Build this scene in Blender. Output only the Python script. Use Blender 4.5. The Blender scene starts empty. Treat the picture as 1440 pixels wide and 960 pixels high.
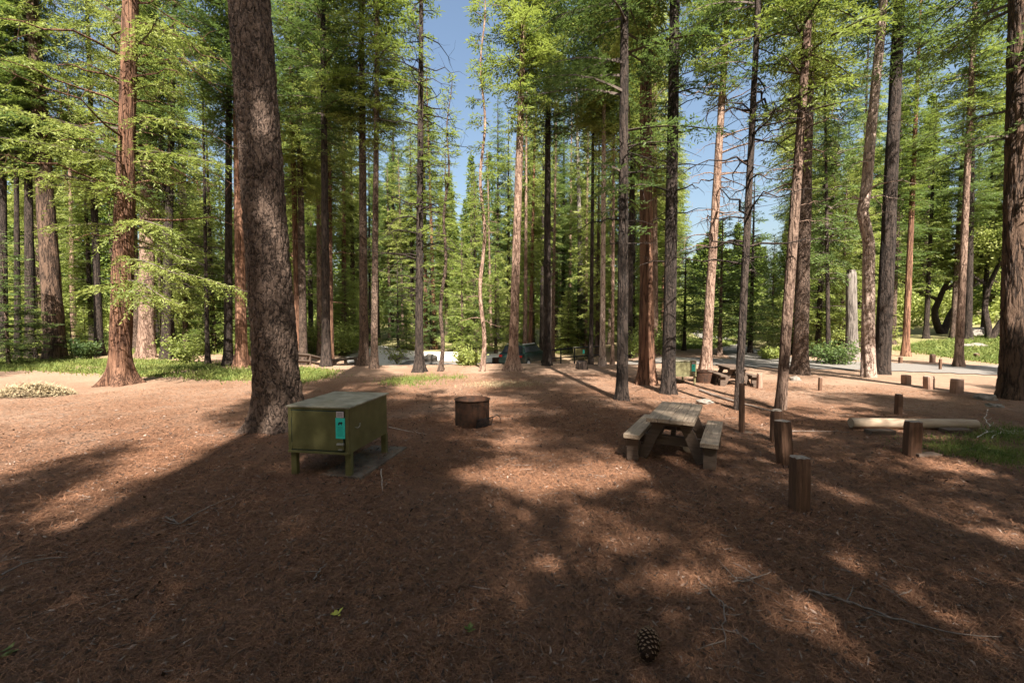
import bpy, math, random
import numpy as np
from mathutils import Vector, Matrix, noise
R_ = math.radians
scene = bpy.context.scene
col = scene.collection

# ------------------------------------------------------------------ camera
EYE = 2.3; FPX = 620.0
PITCH = math.atan(30/620)
cam_d = bpy.data.cameras.new('camera'); cam = bpy.data.objects.new('camera', cam_d); col.objects.link(cam)
cam_d.sensor_width = 36; cam_d.lens = 36*FPX/1440; cam_d.clip_end = 1500; cam_d.clip_start = 0.05
cam.location = (0, 0, EYE); cam.rotation_euler = (R_(90)-PITCH, 0, 0)
scene.camera = cam
# ------------------------------------------------------------------ light
SUN_EL = R_(49); SUN_AZ = R_(9)         # the sun stands behind the camera, a little to the right
sun_dir = Vector((math.sin(SUN_AZ)*math.cos(SUN_EL), -math.cos(SUN_AZ)*math.cos(SUN_EL), math.sin(SUN_EL)))
w = bpy.data.worlds.new('World'); scene.world = w; w.use_nodes = True
nt = w.node_tree; nt.nodes.clear()
sky = nt.nodes.new('ShaderNodeTexSky'); sky.sky_type = 'NISHITA'; sky.sun_disc = False
sky.sun_elevation = SUN_EL; sky.sun_rotation = math.pi - SUN_AZ; sky.altitude = 200
sky.air_density = 1.4; sky.dust_density = 4.0; sky.ozone_density = 1.2
bg = nt.nodes.new('ShaderNodeBackground'); bg.inputs[1].default_value = 0.05
wo = nt.nodes.new('ShaderNodeOutputWorld'); nt.links.new(sky.outputs[0], bg.inputs[0]); nt.links.new(bg.outputs[0], wo.inputs[0])
sd = bpy.data.lights.new('sun', 'SUN'); sd.energy = 5.0; sd.angle = R_(0.53); sd.color = (1.0, 0.93, 0.83)
so = bpy.data.objects.new('sun', sd); col.objects.link(so); so.location = (0, -20, 40)
so.rotation_euler = sun_dir.to_track_quat('Z', 'Y').to_euler()
scene.view_settings.view_transform = 'Standard'; scene.view_settings.look = 'None'
scene.view_settings.gamma = 1; scene.view_settings.exposure = 2.02; scene.view_settings.use_curve_mapping = False
scene.render.engine = 'CYCLES'
scene.cycles.max_bounces = 6; scene.cycles.diffuse_bounces = 3; scene.cycles.transmission_bounces = 3
scene.cycles.use_denoising = True

# ------------------------------------------------------------------ terrain
def sst(a, b, x):
    t = np.clip((np.asarray(x, float)-a)/(b-a), 0, 1); return t*t*(3-2*t)
def hz(x, y):
    x = np.asarray(x, float); y = np.asarray(y, float)
    h = 0.05*np.sin(x*.31+1)*np.cos(y*.27) * sst(9, 20, np.hypot(x, y))
    h = h - 0.9*sst(22.5, 28, y)*(1-sst(48, 62, y))*sst(-17, -9, x)*(1-sst(5, 10, x))
    r = np.hypot(x, y)
    h = h + 4.5*sst(45, 130, r) + 1.2*sst(24, 50, x)*sst(20, 45, y)
    h = h + 0.22*sst(-9.5, -17, x)*0
    return h
def ray(x, y):
    F = np.array([0, math.cos(PITCH), -math.sin(PITCH)]); U = np.array([0, math.sin(PITCH), math.cos(PITCH)])
    return F + np.array([(x-720)/FPX, 0, 0]) - (y-480)/FPX*U
def G(x, y, z=None):
    """ground point seen at a place of the photograph (full size pixels)"""
    d = ray(x, y); o = np.array([0, 0, EYE])
    if z is not None:
        t = (z-EYE)/d[2]; p = o+t*d; return Vector(p)
    t = 1.0
    while t < 300:
        p = o+t*d
        if p[2] <= hz(p[0], p[1]): break
        t *= 1.004
    p = o+t*d
    return Vector((p[0], p[1], float(hz(p[0], p[1]))))

# ------------------------------------------------------------------ mesh builder
class MB:
    def __init__(s): s.V = []; s.F = []; s.n = 0
    def add(s, V, F, mi=0):
        V = np.asarray(V, np.float32).reshape(-1, 3); F = np.asarray(F, np.int64)
        s.V.append(V); s.F.append((F+s.n, mi)); s.n += len(V)
    def xform(s, M):
        M = np.array(M); s.V = [v@M[:3, :3].T+M[:3, 3] for v in s.V]; return s
    def mesh(s, name, mats, smooth=False):
        me = bpy.data.meshes.new(name)
        V = np.concatenate(s.V).astype(np.float32)
        me.vertices.add(len(V)); me.vertices.foreach_set('co', V.ravel())
        loops = np.concatenate([f.ravel() for f, m in s.F]).astype(np.int32)
        tot = np.concatenate([np.full(len(f), f.shape[1], np.int32) for f, m in s.F])
        st = np.concatenate([[0], np.cumsum(tot)[:-1]]).astype(np.int32)
        mi = np.concatenate([np.full(len(f), m, np.int32) for f, m in s.F])
        me.loops.add(len(loops)); me.loops.foreach_set('vertex_index', loops)
        me.polygons.add(len(tot)); me.polygons.foreach_set('loop_start', st); me.polygons.foreach_set('loop_total', tot)
        me.polygons.foreach_set('material_index', mi)
        me.polygons.foreach_set('use_smooth', np.full(len(tot), smooth))
        for m in (mats if isinstance(mats, (list, tuple)) else [mats]): me.materials.append(m)
        me.update(calc_edges=True); me.validate()
        return me
    def build(s, name, mats, parent=None, smooth=False, bevel=0, loc=None):
        o = bpy.data.objects.new(name, s.mesh(name, mats, smooth)); col.objects.link(o)
        if parent: o.parent = parent
        if loc is not None: o.location = loc
        if bevel:
            b = o.modifiers.new('bevel', 'BEVEL'); b.width = bevel; b.segments = 2; b.limit_method = 'ANGLE'
        return o
    # shapes
    def box(s, c, d, rot=None, mi=0, taper=1.0, jit=0, rng=random):
        x, y, z = d[0]/2, d[1]/2, d[2]/2
        P = np.array([[-x,-y,-z],[x,-y,-z],[x,y,-z],[-x,y,-z],[-x*taper,-y*taper,z],[x*taper,-y*taper,z],[x*taper,y*taper,z],[-x*taper,y*taper,z]], float)
        if jit: P += np.array([[rng.uniform(-jit, jit) for _ in range(3)] for _ in range(8)])
        if rot is not None: P = P@np.array(rot)[:3, :3].T
        P += np.array(c)
        s.add(P, [[0,3,2,1],[4,5,6,7],[0,1,5,4],[1,2,6,5],[2,3,7,6],[3,0,4,7]], mi); return s
    def beam(s, a, b, w, h, mi=0):
        a = Vector(a); b = Vector(b); d = (b-a); L = d.length
        q = d.to_track_quat('X', 'Z').to_matrix()
        return s.box((a+b)/2, (L, w, h), q, mi)
    def tube(s, pts, rad, n=6, mi=0, cap=True):
        pts = np.asarray(pts, float); m = len(pts); rad = np.broadcast_to(np.asarray(rad, float), (m,))
        T = np.gradient(pts, axis=0); T /= np.linalg.norm(T, axis=1)[:, None]+1e-9
        up = np.array([0, 0, 1.]) if abs(T[:, 2]).mean() < .9 else np.array([1., 0, 0])
        A = np.cross(T, up); A /= np.linalg.norm(A, axis=1)[:, None]+1e-9
        B = np.cross(T, A)
        a = np.arange(n)*2*math.pi/n
        V = pts[:, None, :]+rad[:, None, None]*(np.cos(a)[None, :, None]*A[:, None, :]+np.sin(a)[None, :, None]*B[:, None, :])
        i = np.arange(m-1)[:, None]*n; j = np.arange(n)[None, :]; j2 = (j+1) % n
        F = np.stack([i+j, i+j2, i+n+j2, i+n+j], -1).reshape(-1, 4)
        s.add(V.reshape(-1, 3), F[:, ::-1], mi)
        if cap:
            for k, fl in ((0, 1), (m-1, -1)):
                s.add(V[k], [list(range(n))[::fl]], mi)
        return s

def tag(o, label=None, cat=None, group=None, kind=None):
    if label: o['label'] = label
    if cat: o['category'] = cat
    if group: o['group'] = group
    if kind: o['kind'] = kind
    return o
def empty(name, loc, rz=0):
    o = bpy.data.objects.new(name, None); col.objects.link(o); o.location = loc; o.rotation_euler = (0, 0, rz)
    o.empty_display_size = .2; return o
def copy_tree(o, parent=None):
    c = o.copy(); col.objects.link(c); c.parent = parent
    for ch in o.children: copy_tree(ch, c)
    return c

# ------------------------------------------------------------------ materials
def rgb(c): return (c[0], c[1], c[2], 1)
class N:
    def __init__(s, name):
        s.m = bpy.data.materials.new(name); s.m.use_nodes = True; s.t = s.m.node_tree
        s.p = s.t.nodes['Principled BSDF']; s.out = s.t.nodes['Material Output']
        s.p.inputs['Specular IOR Level'].default_value = .25
    def n(s, k, **kw):
        x = s.t.nodes.new(k)
        for a, b in kw.items(): setattr(x, a, b)
        return x
    def l(s, a, b): s.t.links.new(a, b)
    def coord(s, kind='Object', scale=(1, 1, 1)):
        c = s.n('ShaderNodeTexCoord'); m = s.n('ShaderNodeMapping'); m.inputs['Scale'].default_value = scale
        s.l(c.outputs[kind], m.inputs[0]); return m.outputs[0]
    def noise(s, v, scale, detail=4, rough=.6, dist=0):
        x = s.n('ShaderNodeTexNoise'); x.inputs['Scale'].default_value = scale; x.inputs['Detail'].default_value = detail
        x.inputs['Roughness'].default_value = rough; x.inputs['Distortion'].default_value = dist
        if v is not None: s.l(v, x.inputs['Vector'])
        return x.outputs['Fac']
    def voro(s, v, scale, feat='DISTANCE_TO_EDGE'):
        x = s.n('ShaderNodeTexVoronoi'); x.feature = feat; x.inputs['Scale'].default_value = scale
        if v is not None: s.l(v, x.inputs['Vector'])
        return x
    def ramp(s, f, stops):
        r = s.n('ShaderNodeValToRGB'); e = r.color_ramp.elements
        while len(e) < len(stops): e.new(.5)
        for k, (p, c) in enumerate(stops): e[k].position = p; e[k].color = rgb(c) if len(c) == 3 else c
        s.l(f, r.inputs[0]); return r.outputs[0]
    def mix(s, f, a, b, mode='MIX'):
        x = s.n('ShaderNodeMix', data_type='RGBA', blend_type=mode)
        for k, v in ((0, f), (6, a), (7, b)):
            if isinstance(v, (int, float)): x.inputs[k].default_value = v
            elif isinstance(v, tuple): x.inputs[k].default_value = rgb(v)
            else: s.l(v, x.inputs[k])
        return x.outputs[2]
    def math(s, op, a, b=None):
        x = s.n('ShaderNodeMath', operation=op)
        for k, v in ((0, a), (1, b)):
            if v is None: continue
            if isinstance(v, (int, float)): x.inputs[k].default_value = v
            else: s.l(v, x.inputs[k])
        return x.outputs[0]
    def bump(s, h, dist=.02, strength=1):
        b = s.n('ShaderNodeBump'); b.inputs['Distance'].default_value = dist; b.inputs['Strength'].default_value = strength
        s.l(h, b.inputs['Height']); s.l(b.outputs[0], s.p.inputs['Normal'])
    def col(s, c):
        if isinstance(c, tuple): s.p.inputs['Base Color'].default_value = rgb(c)
        else: s.l(c, s.p.inputs['Base Color'])
    def rough(s, r): s.p.inputs['Roughness'].default_value = r; return s

def bark_mat(name, crack, c1, c2, zs=.28, sc=9, depth=.03, cw=.11, gloss=0):
    """furrowed bark: two scales of ridged noise, stretched along the trunk"""
    m = N(name); v = m.coord('Object', (1, 1, zs))
    def ridge(scale, lo, hi, d):
        n_ = m.noise(v, scale, 3, .55, d); r = m.math('MULTIPLY', m.math('ABSOLUTE', m.math('SUBTRACT', n_, .5)), 2.0)
        return m.ramp(r, [(lo, (0, 0, 0)), (hi, (1, 1, 1))])
    a = ridge(sc, .01, cw*1.6, .25); b = ridge(sc*2.6, 0, cw*1.9, .15)
    patch = m.noise(m.coord('Object', (1, 1, .5)), 1.6, 4, .6)
    fine = m.noise(m.coord('Object', (1, 1, .4)), 60, 4, .75)
    h = m.math('ADD', m.math('MULTIPLY', a, .65), m.math('MULTIPLY', b, .35))
    base = m.mix(m.ramp(m.math('ADD', m.math('MULTIPLY', patch, .6), m.math('MULTIPLY', fine, .45)), [(.35, (0, 0, 0)), (.68, (1, 1, 1))]), c1, c2)
    base = m.mix(m.ramp(h, [(.05, (0, 0, 0)), (.75, (1, 1, 1))]), crack, base)
    oi = m.n('ShaderNodeObjectInfo'); k = m.math('ADD', m.math('MULTIPLY', oi.outputs['Random'], .5), .75)
    hs = m.n('ShaderNodeHueSaturation'); m.l(k, hs.inputs['Value']); m.l(base, hs.inputs['Color'])
    m.col(hs.outputs[0]); m.rough(.92)
    m.bump(m.math('ADD', h, m.math('MULTIPLY', fine, .35)), depth); return m.m
BARK = {
 'fir': bark_mat('bark_fir', (.024,.016,.012), (.090,.056,.040), (.18,.125,.095), .45, 8, .045),
 'cedar': bark_mat('bark_cedar', (.045,.020,.012), (.17,.078,.045), (.30,.165,.105), .08, 7, .045, .14),
 'pine': bark_mat('bark_pine', (.06,.032,.022), (.17,.105,.075), (.30,.205,.155), .25, 6, .04),
 'pale': bark_mat('bark_pale', (.10,.060,.045), (.34,.235,.185), (.52,.40,.33), .3, 6, .04, .08),
 'dark': bark_mat('bark_dark', (.008,.006,.005), (.034,.024,.019), (.070,.050,.040), .2, 8, .04),  # darkened so the bark colour carries the shade on these trunks
 'snag': bark_mat('bark_snag', (.06,.05,.043), (.13,.11,.095), (.24,.205,.18), .12, 5, .02),
 'umber': bark_mat('bark_umber', (.018,.012,.009), (.075,.045,.030), (.16,.10,.068), .16, 6, .05, .14),
}
def leaf_mat(name, a, b, tr, trw=.42):
    m = N(name); v = m.coord('Object')
    n1 = m.noise(v, 1.1, 3, .6); n2 = m.noise(v, 14, 2, .5)
    oi = m.n('ShaderNodeObjectInfo')
    f = m.math('ADD', m.math('MULTIPLY', n1, .9), m.math('MULTIPLY', oi.outputs['Random'], .35))
    f = m.math('ADD', f, m.math('MULTIPLY', n2, .5))
    c = m.ramp(f, [(.55, a), (1.15, b)]) if False else m.mix(m.ramp(f, [(.62, (0,0,0)), (1.0, (1,1,1))]), a, b)
    m.col(c); m.rough(.55); m.p.inputs['Specular IOR Level'].default_value = .3
    t = m.n('ShaderNodeBsdfTranslucent')
    m.l(m.mix(.55, c, tr), t.inputs[0])
    mx = m.n('ShaderNodeMixShader'); mx.inputs[0].default_value = trw
    m.l(m.p.outputs[0], mx.inputs[1]); m.l(t.outputs[0], mx.inputs[2]); m.l(mx.outputs[0], m.out.inputs[0])
    return m.m
LEAF = {
 'fir': leaf_mat('needles_fir', (.065,.105,.026), (.255,.300,.075), (.26,.33,.05)),
 'cedar': leaf_mat('needles_cedar', (.110,.150,.032), (.290,.315,.090), (.33,.40,.07)),
 'dark': leaf_mat('needles_dark', (.040,.075,.026), (.130,.180,.055), (.15,.22,.045)),
 'bush': leaf_mat('leaves_bush', (.12,.16,.035), (.26,.29,.08), (.32,.38,.06)),
}
def plain(name, c1, c2, sc=12, rough=.8, bump=.003, vs=(1, 1, 1), metal=0):
    m = N(name); v = m.coord('Object', vs); f = m.noise(v, sc, 6, .65)
    m.col(m.ramp(f, [(.32, c1), (.68, c2)])); m.rough(rough); m.p.inputs['Metallic'].default_value = metal
    if bump: m.bump(f, bump)
    return m.m
def ground_mat():
    m = N('forest_litter'); v = m.coord('Object')
    big = m.noise(v, .35, 4, .6, .4); mid = m.noise(v, 2.6, 6, .7, .5); fine = m.noise(v, 26, 6, .75, .8); ff = m.noise(v, 90, 3, .7)
    c = m.ramp(fine, [(.3, (.050,.022,.013)), (.5, (.20,.096,.054)), (.72, (.43,.25,.155))])
    c = m.mix(m.ramp(mid, [(.36, (.75,.75,.75)), (.62, (0,0,0))]), c, m.mix(.6, c, (.065,.038,.027)))
    c = m.mix(m.ramp(big, [(.45, (0,0,0)), (.7, (.45,.45,.45))]), c, (.34,.235,.175))
    vo = m.voro(m.coord('Object', (1, 1.6, 1)), 34, 'F1')
    chip = m.ramp(vo.outputs['Distance'], [(.10, (1,1,1)), (.16, (0,0,0))])
    c = m.mix(m.math('MULTIPLY', chip, .5), c, (.42,.33,.27))
    pl_ = m.n('ShaderNodeVectorMath', operation='LENGTH'); m.l(v, pl_.inputs[0])
    pale = m.ramp(m.math('ADD', m.math('MULTIPLY', pl_.outputs['Value'], .02), m.math('MULTIPLY', big, .35)), [(.36, (0,0,0)), (.66, (.8,.8,.8))])
    c = m.mix(m.math('MULTIPLY', pale, m.math('ADD', m.math('MULTIPLY', fine, .9), .25)), c, (.46,.32,.225))
    spots = m.noise(v, 7, 5, .75, 1.2)
    c = m.mix(m.ramp(spots, [(.60, (0,0,0)), (.70, (.7,.7,.7))]), c, (.075,.045,.032))
    # far grass under the trees
    sep = m.n('ShaderNodeSeparateXYZ'); m.l(v, sep.inputs[0])
    L = m.n('ShaderNodeVectorMath', operation='LENGTH'); m.l(v, L.inputs[0])
    far = m.ramp(m.math('ADD', m.math('MULTIPLY', L.outputs['Value'], .01), m.math('MULTIPLY', mid, .25)), [(.45, (0,0,0)), (.62, (1,1,1))])
    c = m.mix(m.math('MULTIPLY', far, .75), c, m.mix(fine, (.10,.13,.035), (.26,.25,.10)))
    m.col(c); m.rough(.95); m.p.inputs['Specular IOR Level'].default_value = .12
    m.bump(m.math('ADD', m.math('ADD', fine, m.math('MULTIPLY', ff, .4)), m.math('MULTIPLY', mid, 1.5)), .06); return m.m
M = {
 'ground': ground_mat(),
 'needle': None,
 'asphalt': plain('asphalt', (.12,.108,.095), (.20,.18,.16), 30, .9, .006),
 'gravel': plain('pale_gravel', (.46,.41,.36), (.62,.57,.51), 18, .95, .01),
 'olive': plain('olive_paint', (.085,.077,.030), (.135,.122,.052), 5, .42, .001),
 'olive_top': plain('sunlit_olive_top', (.14,.125,.085), (.36,.32,.245), 4, .55, .002),  # lid tone lightened, the sun dappling the top is painted in
 'yellow': plain('faded_yellow_paint', (.11,.10,.05), (.17,.155,.08), 5, .5, .001),
 'steel': plain('worn_steel', (.28,.27,.25), (.42,.41,.38), 30, .4, .001, metal=.6),
 'rust': plain('rusty_steel', (.014,.009,.006), (.065,.028,.015), 9, .75, .003),
 'black': plain('black_steel', (.005,.005,.005), (.014,.013,.012), 20, .5, .001),
 'concrete': plain('concrete', (.20,.185,.165), (.33,.31,.28), 9, .9, .004),
 'wood': plain('weathered_plank', (.13,.105,.085), (.42,.36,.30), 6, .8, .004, (1, 1, 1)),
 'post': plain('brown_post_wood', (.10,.045,.022), (.20,.095,.050), 7, .85, .005, (1, 1, .15)),
 'posttop': plain('sawn_post_top', (.14,.11,.09), (.33,.27,.22), 25, .9, .005),
 'log': plain('peeled_log', (.20,.14,.095), (.42,.33,.24), 6, .8, .004, (.2, 1, 1)),
 'stick': plain('dry_stick', (.10,.075,.06), (.24,.19,.16), 30, .9, .002),
 'palestick': plain('bleached_twig', (.40,.35,.30), (.6,.54,.47), 30, .9, .002),
 'rock': plain('grey_rock', (.10,.085,.07), (.24,.21,.18), 7, .9, .02),
 'teal': plain('teal_sticker', (.03,.48,.40), (.05,.58,.49), 4, .35, 0),
 'paper': plain('pale_label', (.42,.33,.36), (.6,.5,.52), 40, .5, 0),
 'ink': plain('dark_ink', (.01,.03,.03), (.02,.04,.04), 4, .5, 0),
 'tealink': plain('faint_print', (.02,.28,.24), (.02,.33,.28), 4, .5, 0),
 'cone': plain('pine_cone_scale', (.05,.025,.015), (.30,.19,.12), 30, .8, .002),
 'carpaint': plain('dark_green_car_paint', (.014,.030,.027), (.018,.036,.032), 3, .25, 0),
 'glass': plain('dark_car_glass', (.03,.035,.04), (.04,.045,.05), 3, .08, 0),
 'tyre': plain('tyre_rubber', (.015,.015,.015), (.03,.03,.03), 20, .9, .001),
 'silver': plain('silver_trim', (.5,.5,.5), (.6,.6,.6), 9, .3, 0),
 'fern': plain('dead_fern', (.20,.15,.085), (.42,.34,.21), 12, .9, .002),
}
def wood_mat(name, dark, light, axis, sc=1.0):
    m = N(name); s_ = [18*sc]*3; s_[axis] = 1.2*sc
    g = m.noise(m.coord('Object', tuple(s_)), 2.0, 6, .7, .3); big = m.noise(m.coord('Object'), 2.5, 3, .6)
    c = m.ramp(g, [(.3, dark), (.68, light)])
    c = m.mix(m.ramp(big, [(.42, (0,0,0)), (.62, (.7,.7,.7))]), c, tuple(x*.55 for x in light))
    m.col(c); m.rough(.85); m.bump(g, .004); return m.m
M['wood'] = wood_mat('weathered_plank', (.12,.080,.055), (.52,.40,.29), 1)
M['post_lit'] = wood_mat('sunlit_post_wood', (.13,.070,.048), (.36,.225,.165), 2)  # lighter copy of the post wood, sunlight on the posts put into its colour
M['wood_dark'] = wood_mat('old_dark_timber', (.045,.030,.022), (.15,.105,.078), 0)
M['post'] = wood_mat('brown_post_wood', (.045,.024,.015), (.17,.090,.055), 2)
def needle_mat():
    m = N('fallen_needles'); v = m.coord('Object'); f = m.noise(v, 7, 4, .7); g = m.noise(v, 140, 2, .5)
    c = m.ramp(g, [(.28, (.065,.026,.014)), (.5, (.25,.108,.055)), (.75, (.55,.32,.18))])
    m.col(m.mix(m.ramp(f, [(.35, (.7,.7,.7)), (.65, (0,0,0))]), c, (.085,.048,.032))); m.rough(.7); return m.m
M['needle'] = needle_mat()
def grass_mat():
    m = N('grass_blades'); v = m.coord('Object'); f = m.noise(v, 1.3, 4, .7); g = m.noise(v, 30, 2, .5)
    c = m.mix(m.ramp(f, [(.38, (0,0,0)), (.65, (1,1,1))]), (.085,.14,.025), (.20,.22,.055))
    c = m.mix(m.ramp(g, [(.5, (0,0,0)), (.75, (.6,.6,.6))]), c, (.40,.36,.15))
    m.col(c); m.rough(.6)
    t = m.n('ShaderNodeBsdfTranslucent'); m.l(c, t.inputs[0]); mx = m.n('ShaderNodeMixShader'); mx.inputs[0].default_value = .35
    m.l(m.p.outputs[0], mx.inputs[1]); m.l(t.outputs[0], mx.inputs[2]); m.l(mx.outputs[0], m.out.inputs[0]); return m.m
M['grass'] = grass_mat()

# ------------------------------------------------------------------ ground, road
def grid_axis(lo, hi, fine, step):
    a = [0.0]; s = step
    while a[-1] < hi:
        a.append(a[-1]+s)
        if a[-1] > fine: s *= 1.06
    b = [0.0]; s = step
    while b[-1] > lo:
        b.append(b[-1]-s)
        if -b[-1] > fine: s *= 1.06
    return np.array(sorted(set(a+b)))
def micro(x, y):
    r = np.hypot(x, y)
    k = (.014*np.sin(x*3.1+2*np.sin(y*1.7))*np.cos(y*2.7+1.3*np.sin(x*2.2)) + .010*np.sin(x*7.3+3*np.cos(y*3.9))*np.sin(y*6.1+2.2*np.sin(x*4.4)))
    return k*(1-sst(12, 20, r))
xs = grid_axis(-420, 420, 13, .13); ys = grid_axis(-120, 420, 15, .13)
X, Y = np.meshgrid(xs, ys)
Z = hz(X, Y)+micro(X, Y)
nx, ny = len(xs), len(ys)
idx = np.arange(nx*ny).reshape(ny, nx)
F = np.stack([idx[:-1, :-1], idx[:-1, 1:], idx[1:, 1:], idx[1:, :-1]], -1).reshape(-1, 4)
mb = MB(); mb.add(np.stack([X, Y, Z], -1), F)
tag(mb.build('ground', M['ground'], smooth=True), 'forest floor of rust brown pine needle litter', 'ground', kind='structure')

def ribbon(name, poly, mat, label, cat, off=.03, step=.5):
    """a sheet draped over the terrain inside a polygon of ground points"""
    P = np.array([[p[0], p[1]] for p in poly]); lo = P.min(0); hi = P.max(0)
    gx = np.arange(lo[0], hi[0]+step, step); gy = np.arange(lo[1], hi[1]+step, step)
    X, Y = np.meshgrid(gx, gy)
    ins = inside(X, Y, P); nx, ny = len(gx), len(gy); idx = np.arange(nx*ny).reshape(ny, nx)
    q = ins[:-1, :-1] & ins[:-1, 1:] & ins[1:, 1:] & ins[1:, :-1]
    F = np.stack([idx[:-1, :-1], idx[:-1, 1:], idx[1:, 1:], idx[1:, :-1]], -1)[q]
    m = MB(); m.add(np.stack([X, Y, hz(X, Y)+off], -1), F)
    return tag(m.build(name, mat, smooth=True), label, cat, kind='structure')
def inside(X, Y, P):
    r = np.zeros(X.shape, bool); n = len(P)
    for i in range(n):
        x1, y1 = P[i]; x2, y2 = P[(i+1) % n]
        c = ((y1 > Y) != (y2 > Y)) & (X < (x2-x1)*(Y-y1)/(y2-y1+1e-12)+x1)
        r ^= c
    return r
def gp(*pts): return [G(*p) for p in pts]
road = [(28,17.2),(20.5,17.8),(15.5,20.2),(10.5,22.3),(6.5,24.5),(3,26.5),(-1,29),(-8,31),(-8,34),(0,33),(5,30.5),(9,28),(13,26.5),(17,37),(22,52),(27,70),(31,70),(25,50),(20,36),(17,25.5),(21,22.4),(30,21)]
ribbon('road', road, M['asphalt'], 'grey asphalt campground road behind the trees', 'road', .03, .35)
lot = [(-11,28),(-4,27.5),(-2,29.2),(-8,31.2),(-8,34),(0,33.2),(1,44),(-14,46),(-13,34)]
ribbon('gravel_lot', lot, M['gravel'], 'sunlit pale gravel parking area beyond the clearing', 'gravel', .025, .35)

# fallen needles and chips: real slivers in the near field
def slivers(rng, n, rmin, rmax, ln, wd, z0=.004, tilt=.25, power=1.3, angle=1.0):
    r = rmin+(rmax-rmin)*rng.random(n)**power; a = rng.uniform(-angle, angle, n)
    x = r*np.sin(a); y = r*np.cos(a)
    th = rng.uniform(0, math.pi*2, n); L = ln*rng.uniform(.5, 1.3, n); Wd = wd*rng.uniform(.6, 1.4, n)*(.7+r/rmax*.6)
    tz = rng.normal(0, tilt, n)
    D = np.stack([np.cos(th), np.sin(th), tz], 1); S = np.stack([-np.sin(th), np.cos(th), rng.normal(0, .4, n)], 1)
    bend = rng.normal(0, .12, n)[:, None]*S*L[:, None]
    z = hz(x, y)+micro(x, y)+z0+rng.random(n)*.012+np.abs(tz)*L*.4
    C = np.stack([x, y, z], 1)
    a0 = C-D*L[:, None]/2; a1 = C+bend; a2 = C+D*L[:, None]/2; w_ = S*Wd[:, None]/2
    V = np.stack([a0, a1-w_, a2, a1+w_], 1).reshape(-1, 3)
    return V, np.arange(n*4).reshape(-1, 4)
rng = np.random.default_rng(4)
mb = MB()
mb.add(*slivers(rng, 330000, 2.2, 10.5, .085, .0030, power=1.1, angle=.98))
mb.add(*slivers(rng, 90000, 9, 19, .10, .0065, power=1.0, angle=.98))
mb.add(*slivers(rng, 36000, 2.2, 9, .13, .0038, power=1.2, angle=.98, tilt=.4))
dk = MB(); dk.add(*slivers(rng, 16000, 2.2, 14, .055, .022, tilt=.35, power=1.2))
tag(dk.build('dark_bark_bits', plain('dark_bark_bit', (.018,.011,.008), (.085,.052,.036), 25, .9, .002)), 'dark brown bark flakes and cone bits scattered among the needles', 'bark flakes', kind='stuff')
tag(mb.build('pine_needles', M['needle']), 'fallen rust coloured pine needles strewn over the forest floor', 'pine needles', kind='stuff')
mb = MB()
mb.add(*slivers(rng, 5200, 2.2, 11, .055, .016, tilt=.3, power=1.2)); mb.add(*slivers(rng, 900, 10, 24, .07, .03, tilt=.15, power=1))
tag(mb.build('bark_chips', plain('grey_bark_chip', (.12,.08,.06), (.34,.26,.21), 20, .9, .002)), 'grey bark chips and dry leaf bits scattered among the needles', 'bark chips', kind='stuff')

def twig_litter():
    rng = np.random.default_rng(21); m = MB()
    for k in range(900):
        r = 2.4+15*rng.random()**1.2; a = rng.uniform(-.95, .95); p = np.array([r*math.sin(a), r*math.cos(a), 0]); p[2] = float(hz(p[0], p[1])+micro(p[0], p[1]))+.008
        th = rng.uniform(0, 6.28); l = rng.uniform(.05, .28); d = np.array([math.cos(th), math.sin(th), 0]); n_ = np.array([-d[1], d[0], 0])
        b = rng.normal(0, .12)*l; m.tube([p-d*l/2, p-d*l*.15+n_*b+[0, 0, .006], p+d*l*.2+n_*b*.6, p+d*l/2+[0, 0, rng.uniform(0, .02)]], np.array([.0045, .004, .003, .002])*rng.uniform(.6, 1.5), 4)
    tag(m.build('twig_litter', plain('litter_twig', (.07,.05,.04), (.30,.24,.20), 30, .9, .001)), 'short broken twigs strewn over the forest floor', 'twigs', kind='stuff')
twig_litter()

def grass_patch(name, poly_px, n, hgt, wd, label, clump=.5, seed=1, pts=None, mat=None, ragged=.45):
    rng = np.random.default_rng(seed)
    P = np.array([[g[0], g[1]] for g in (pts or gp(*poly_px))]); lo = P.min(0); hi = P.max(0)
    x = rng.uniform(lo[0], hi[0], n*3); y = rng.uniform(lo[1], hi[1], n*3)
    k = inside(x, y, P); x = x[k][:n]; y = y[k][:n]
    den = np.sin(x*1.3+2*np.sin(y*.9))*np.cos(y*1.6+x*.4)
    k = den+rng.normal(0, .35, len(x)) > .45-clump; x = x[k]; y = y[k]; m = len(x)
    x = x+rng.normal(0, ragged, m)*rng.random(m); y = y+rng.normal(0, ragged, m)*rng.random(m)
    th = rng.uniform(0, 6.28, m); L = hgt*rng.uniform(.35, 1.2, m)*np.where(rng.random(m) < .06, 1.9, 1)
    lean = rng.normal(0, .45, (m, 2))
    b = np.stack([x, y, hz(x, y)-.01], 1); S = np.stack([np.cos(th), np.sin(th), 0*th], 1)*(wd*rng.uniform(.5, 1.4, m))[:, None]
    mid = b+np.stack([lean[:, 0]*.3, lean[:, 1]*.3, np.ones(m)*.6], 1)*L[:, None]
    tip = b+np.stack([lean[:, 0], lean[:, 1], np.ones(m)*.95], 1)*L[:, None]
    V = np.stack([b-S/2, b+S/2, mid+S*.4, mid-S*.4, tip], 1).reshape(-1, 3); i = np.arange(m)[:, None]*5
    g = MB(); g.add(V, i+np.array([[0, 1, 2, 3]])); g.F.append((i+np.array([[3, 2, 4]]), 0))
    o = g.build(name, mat or M['grass']); return tag(o, label, 'grass', kind='stuff')

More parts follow.
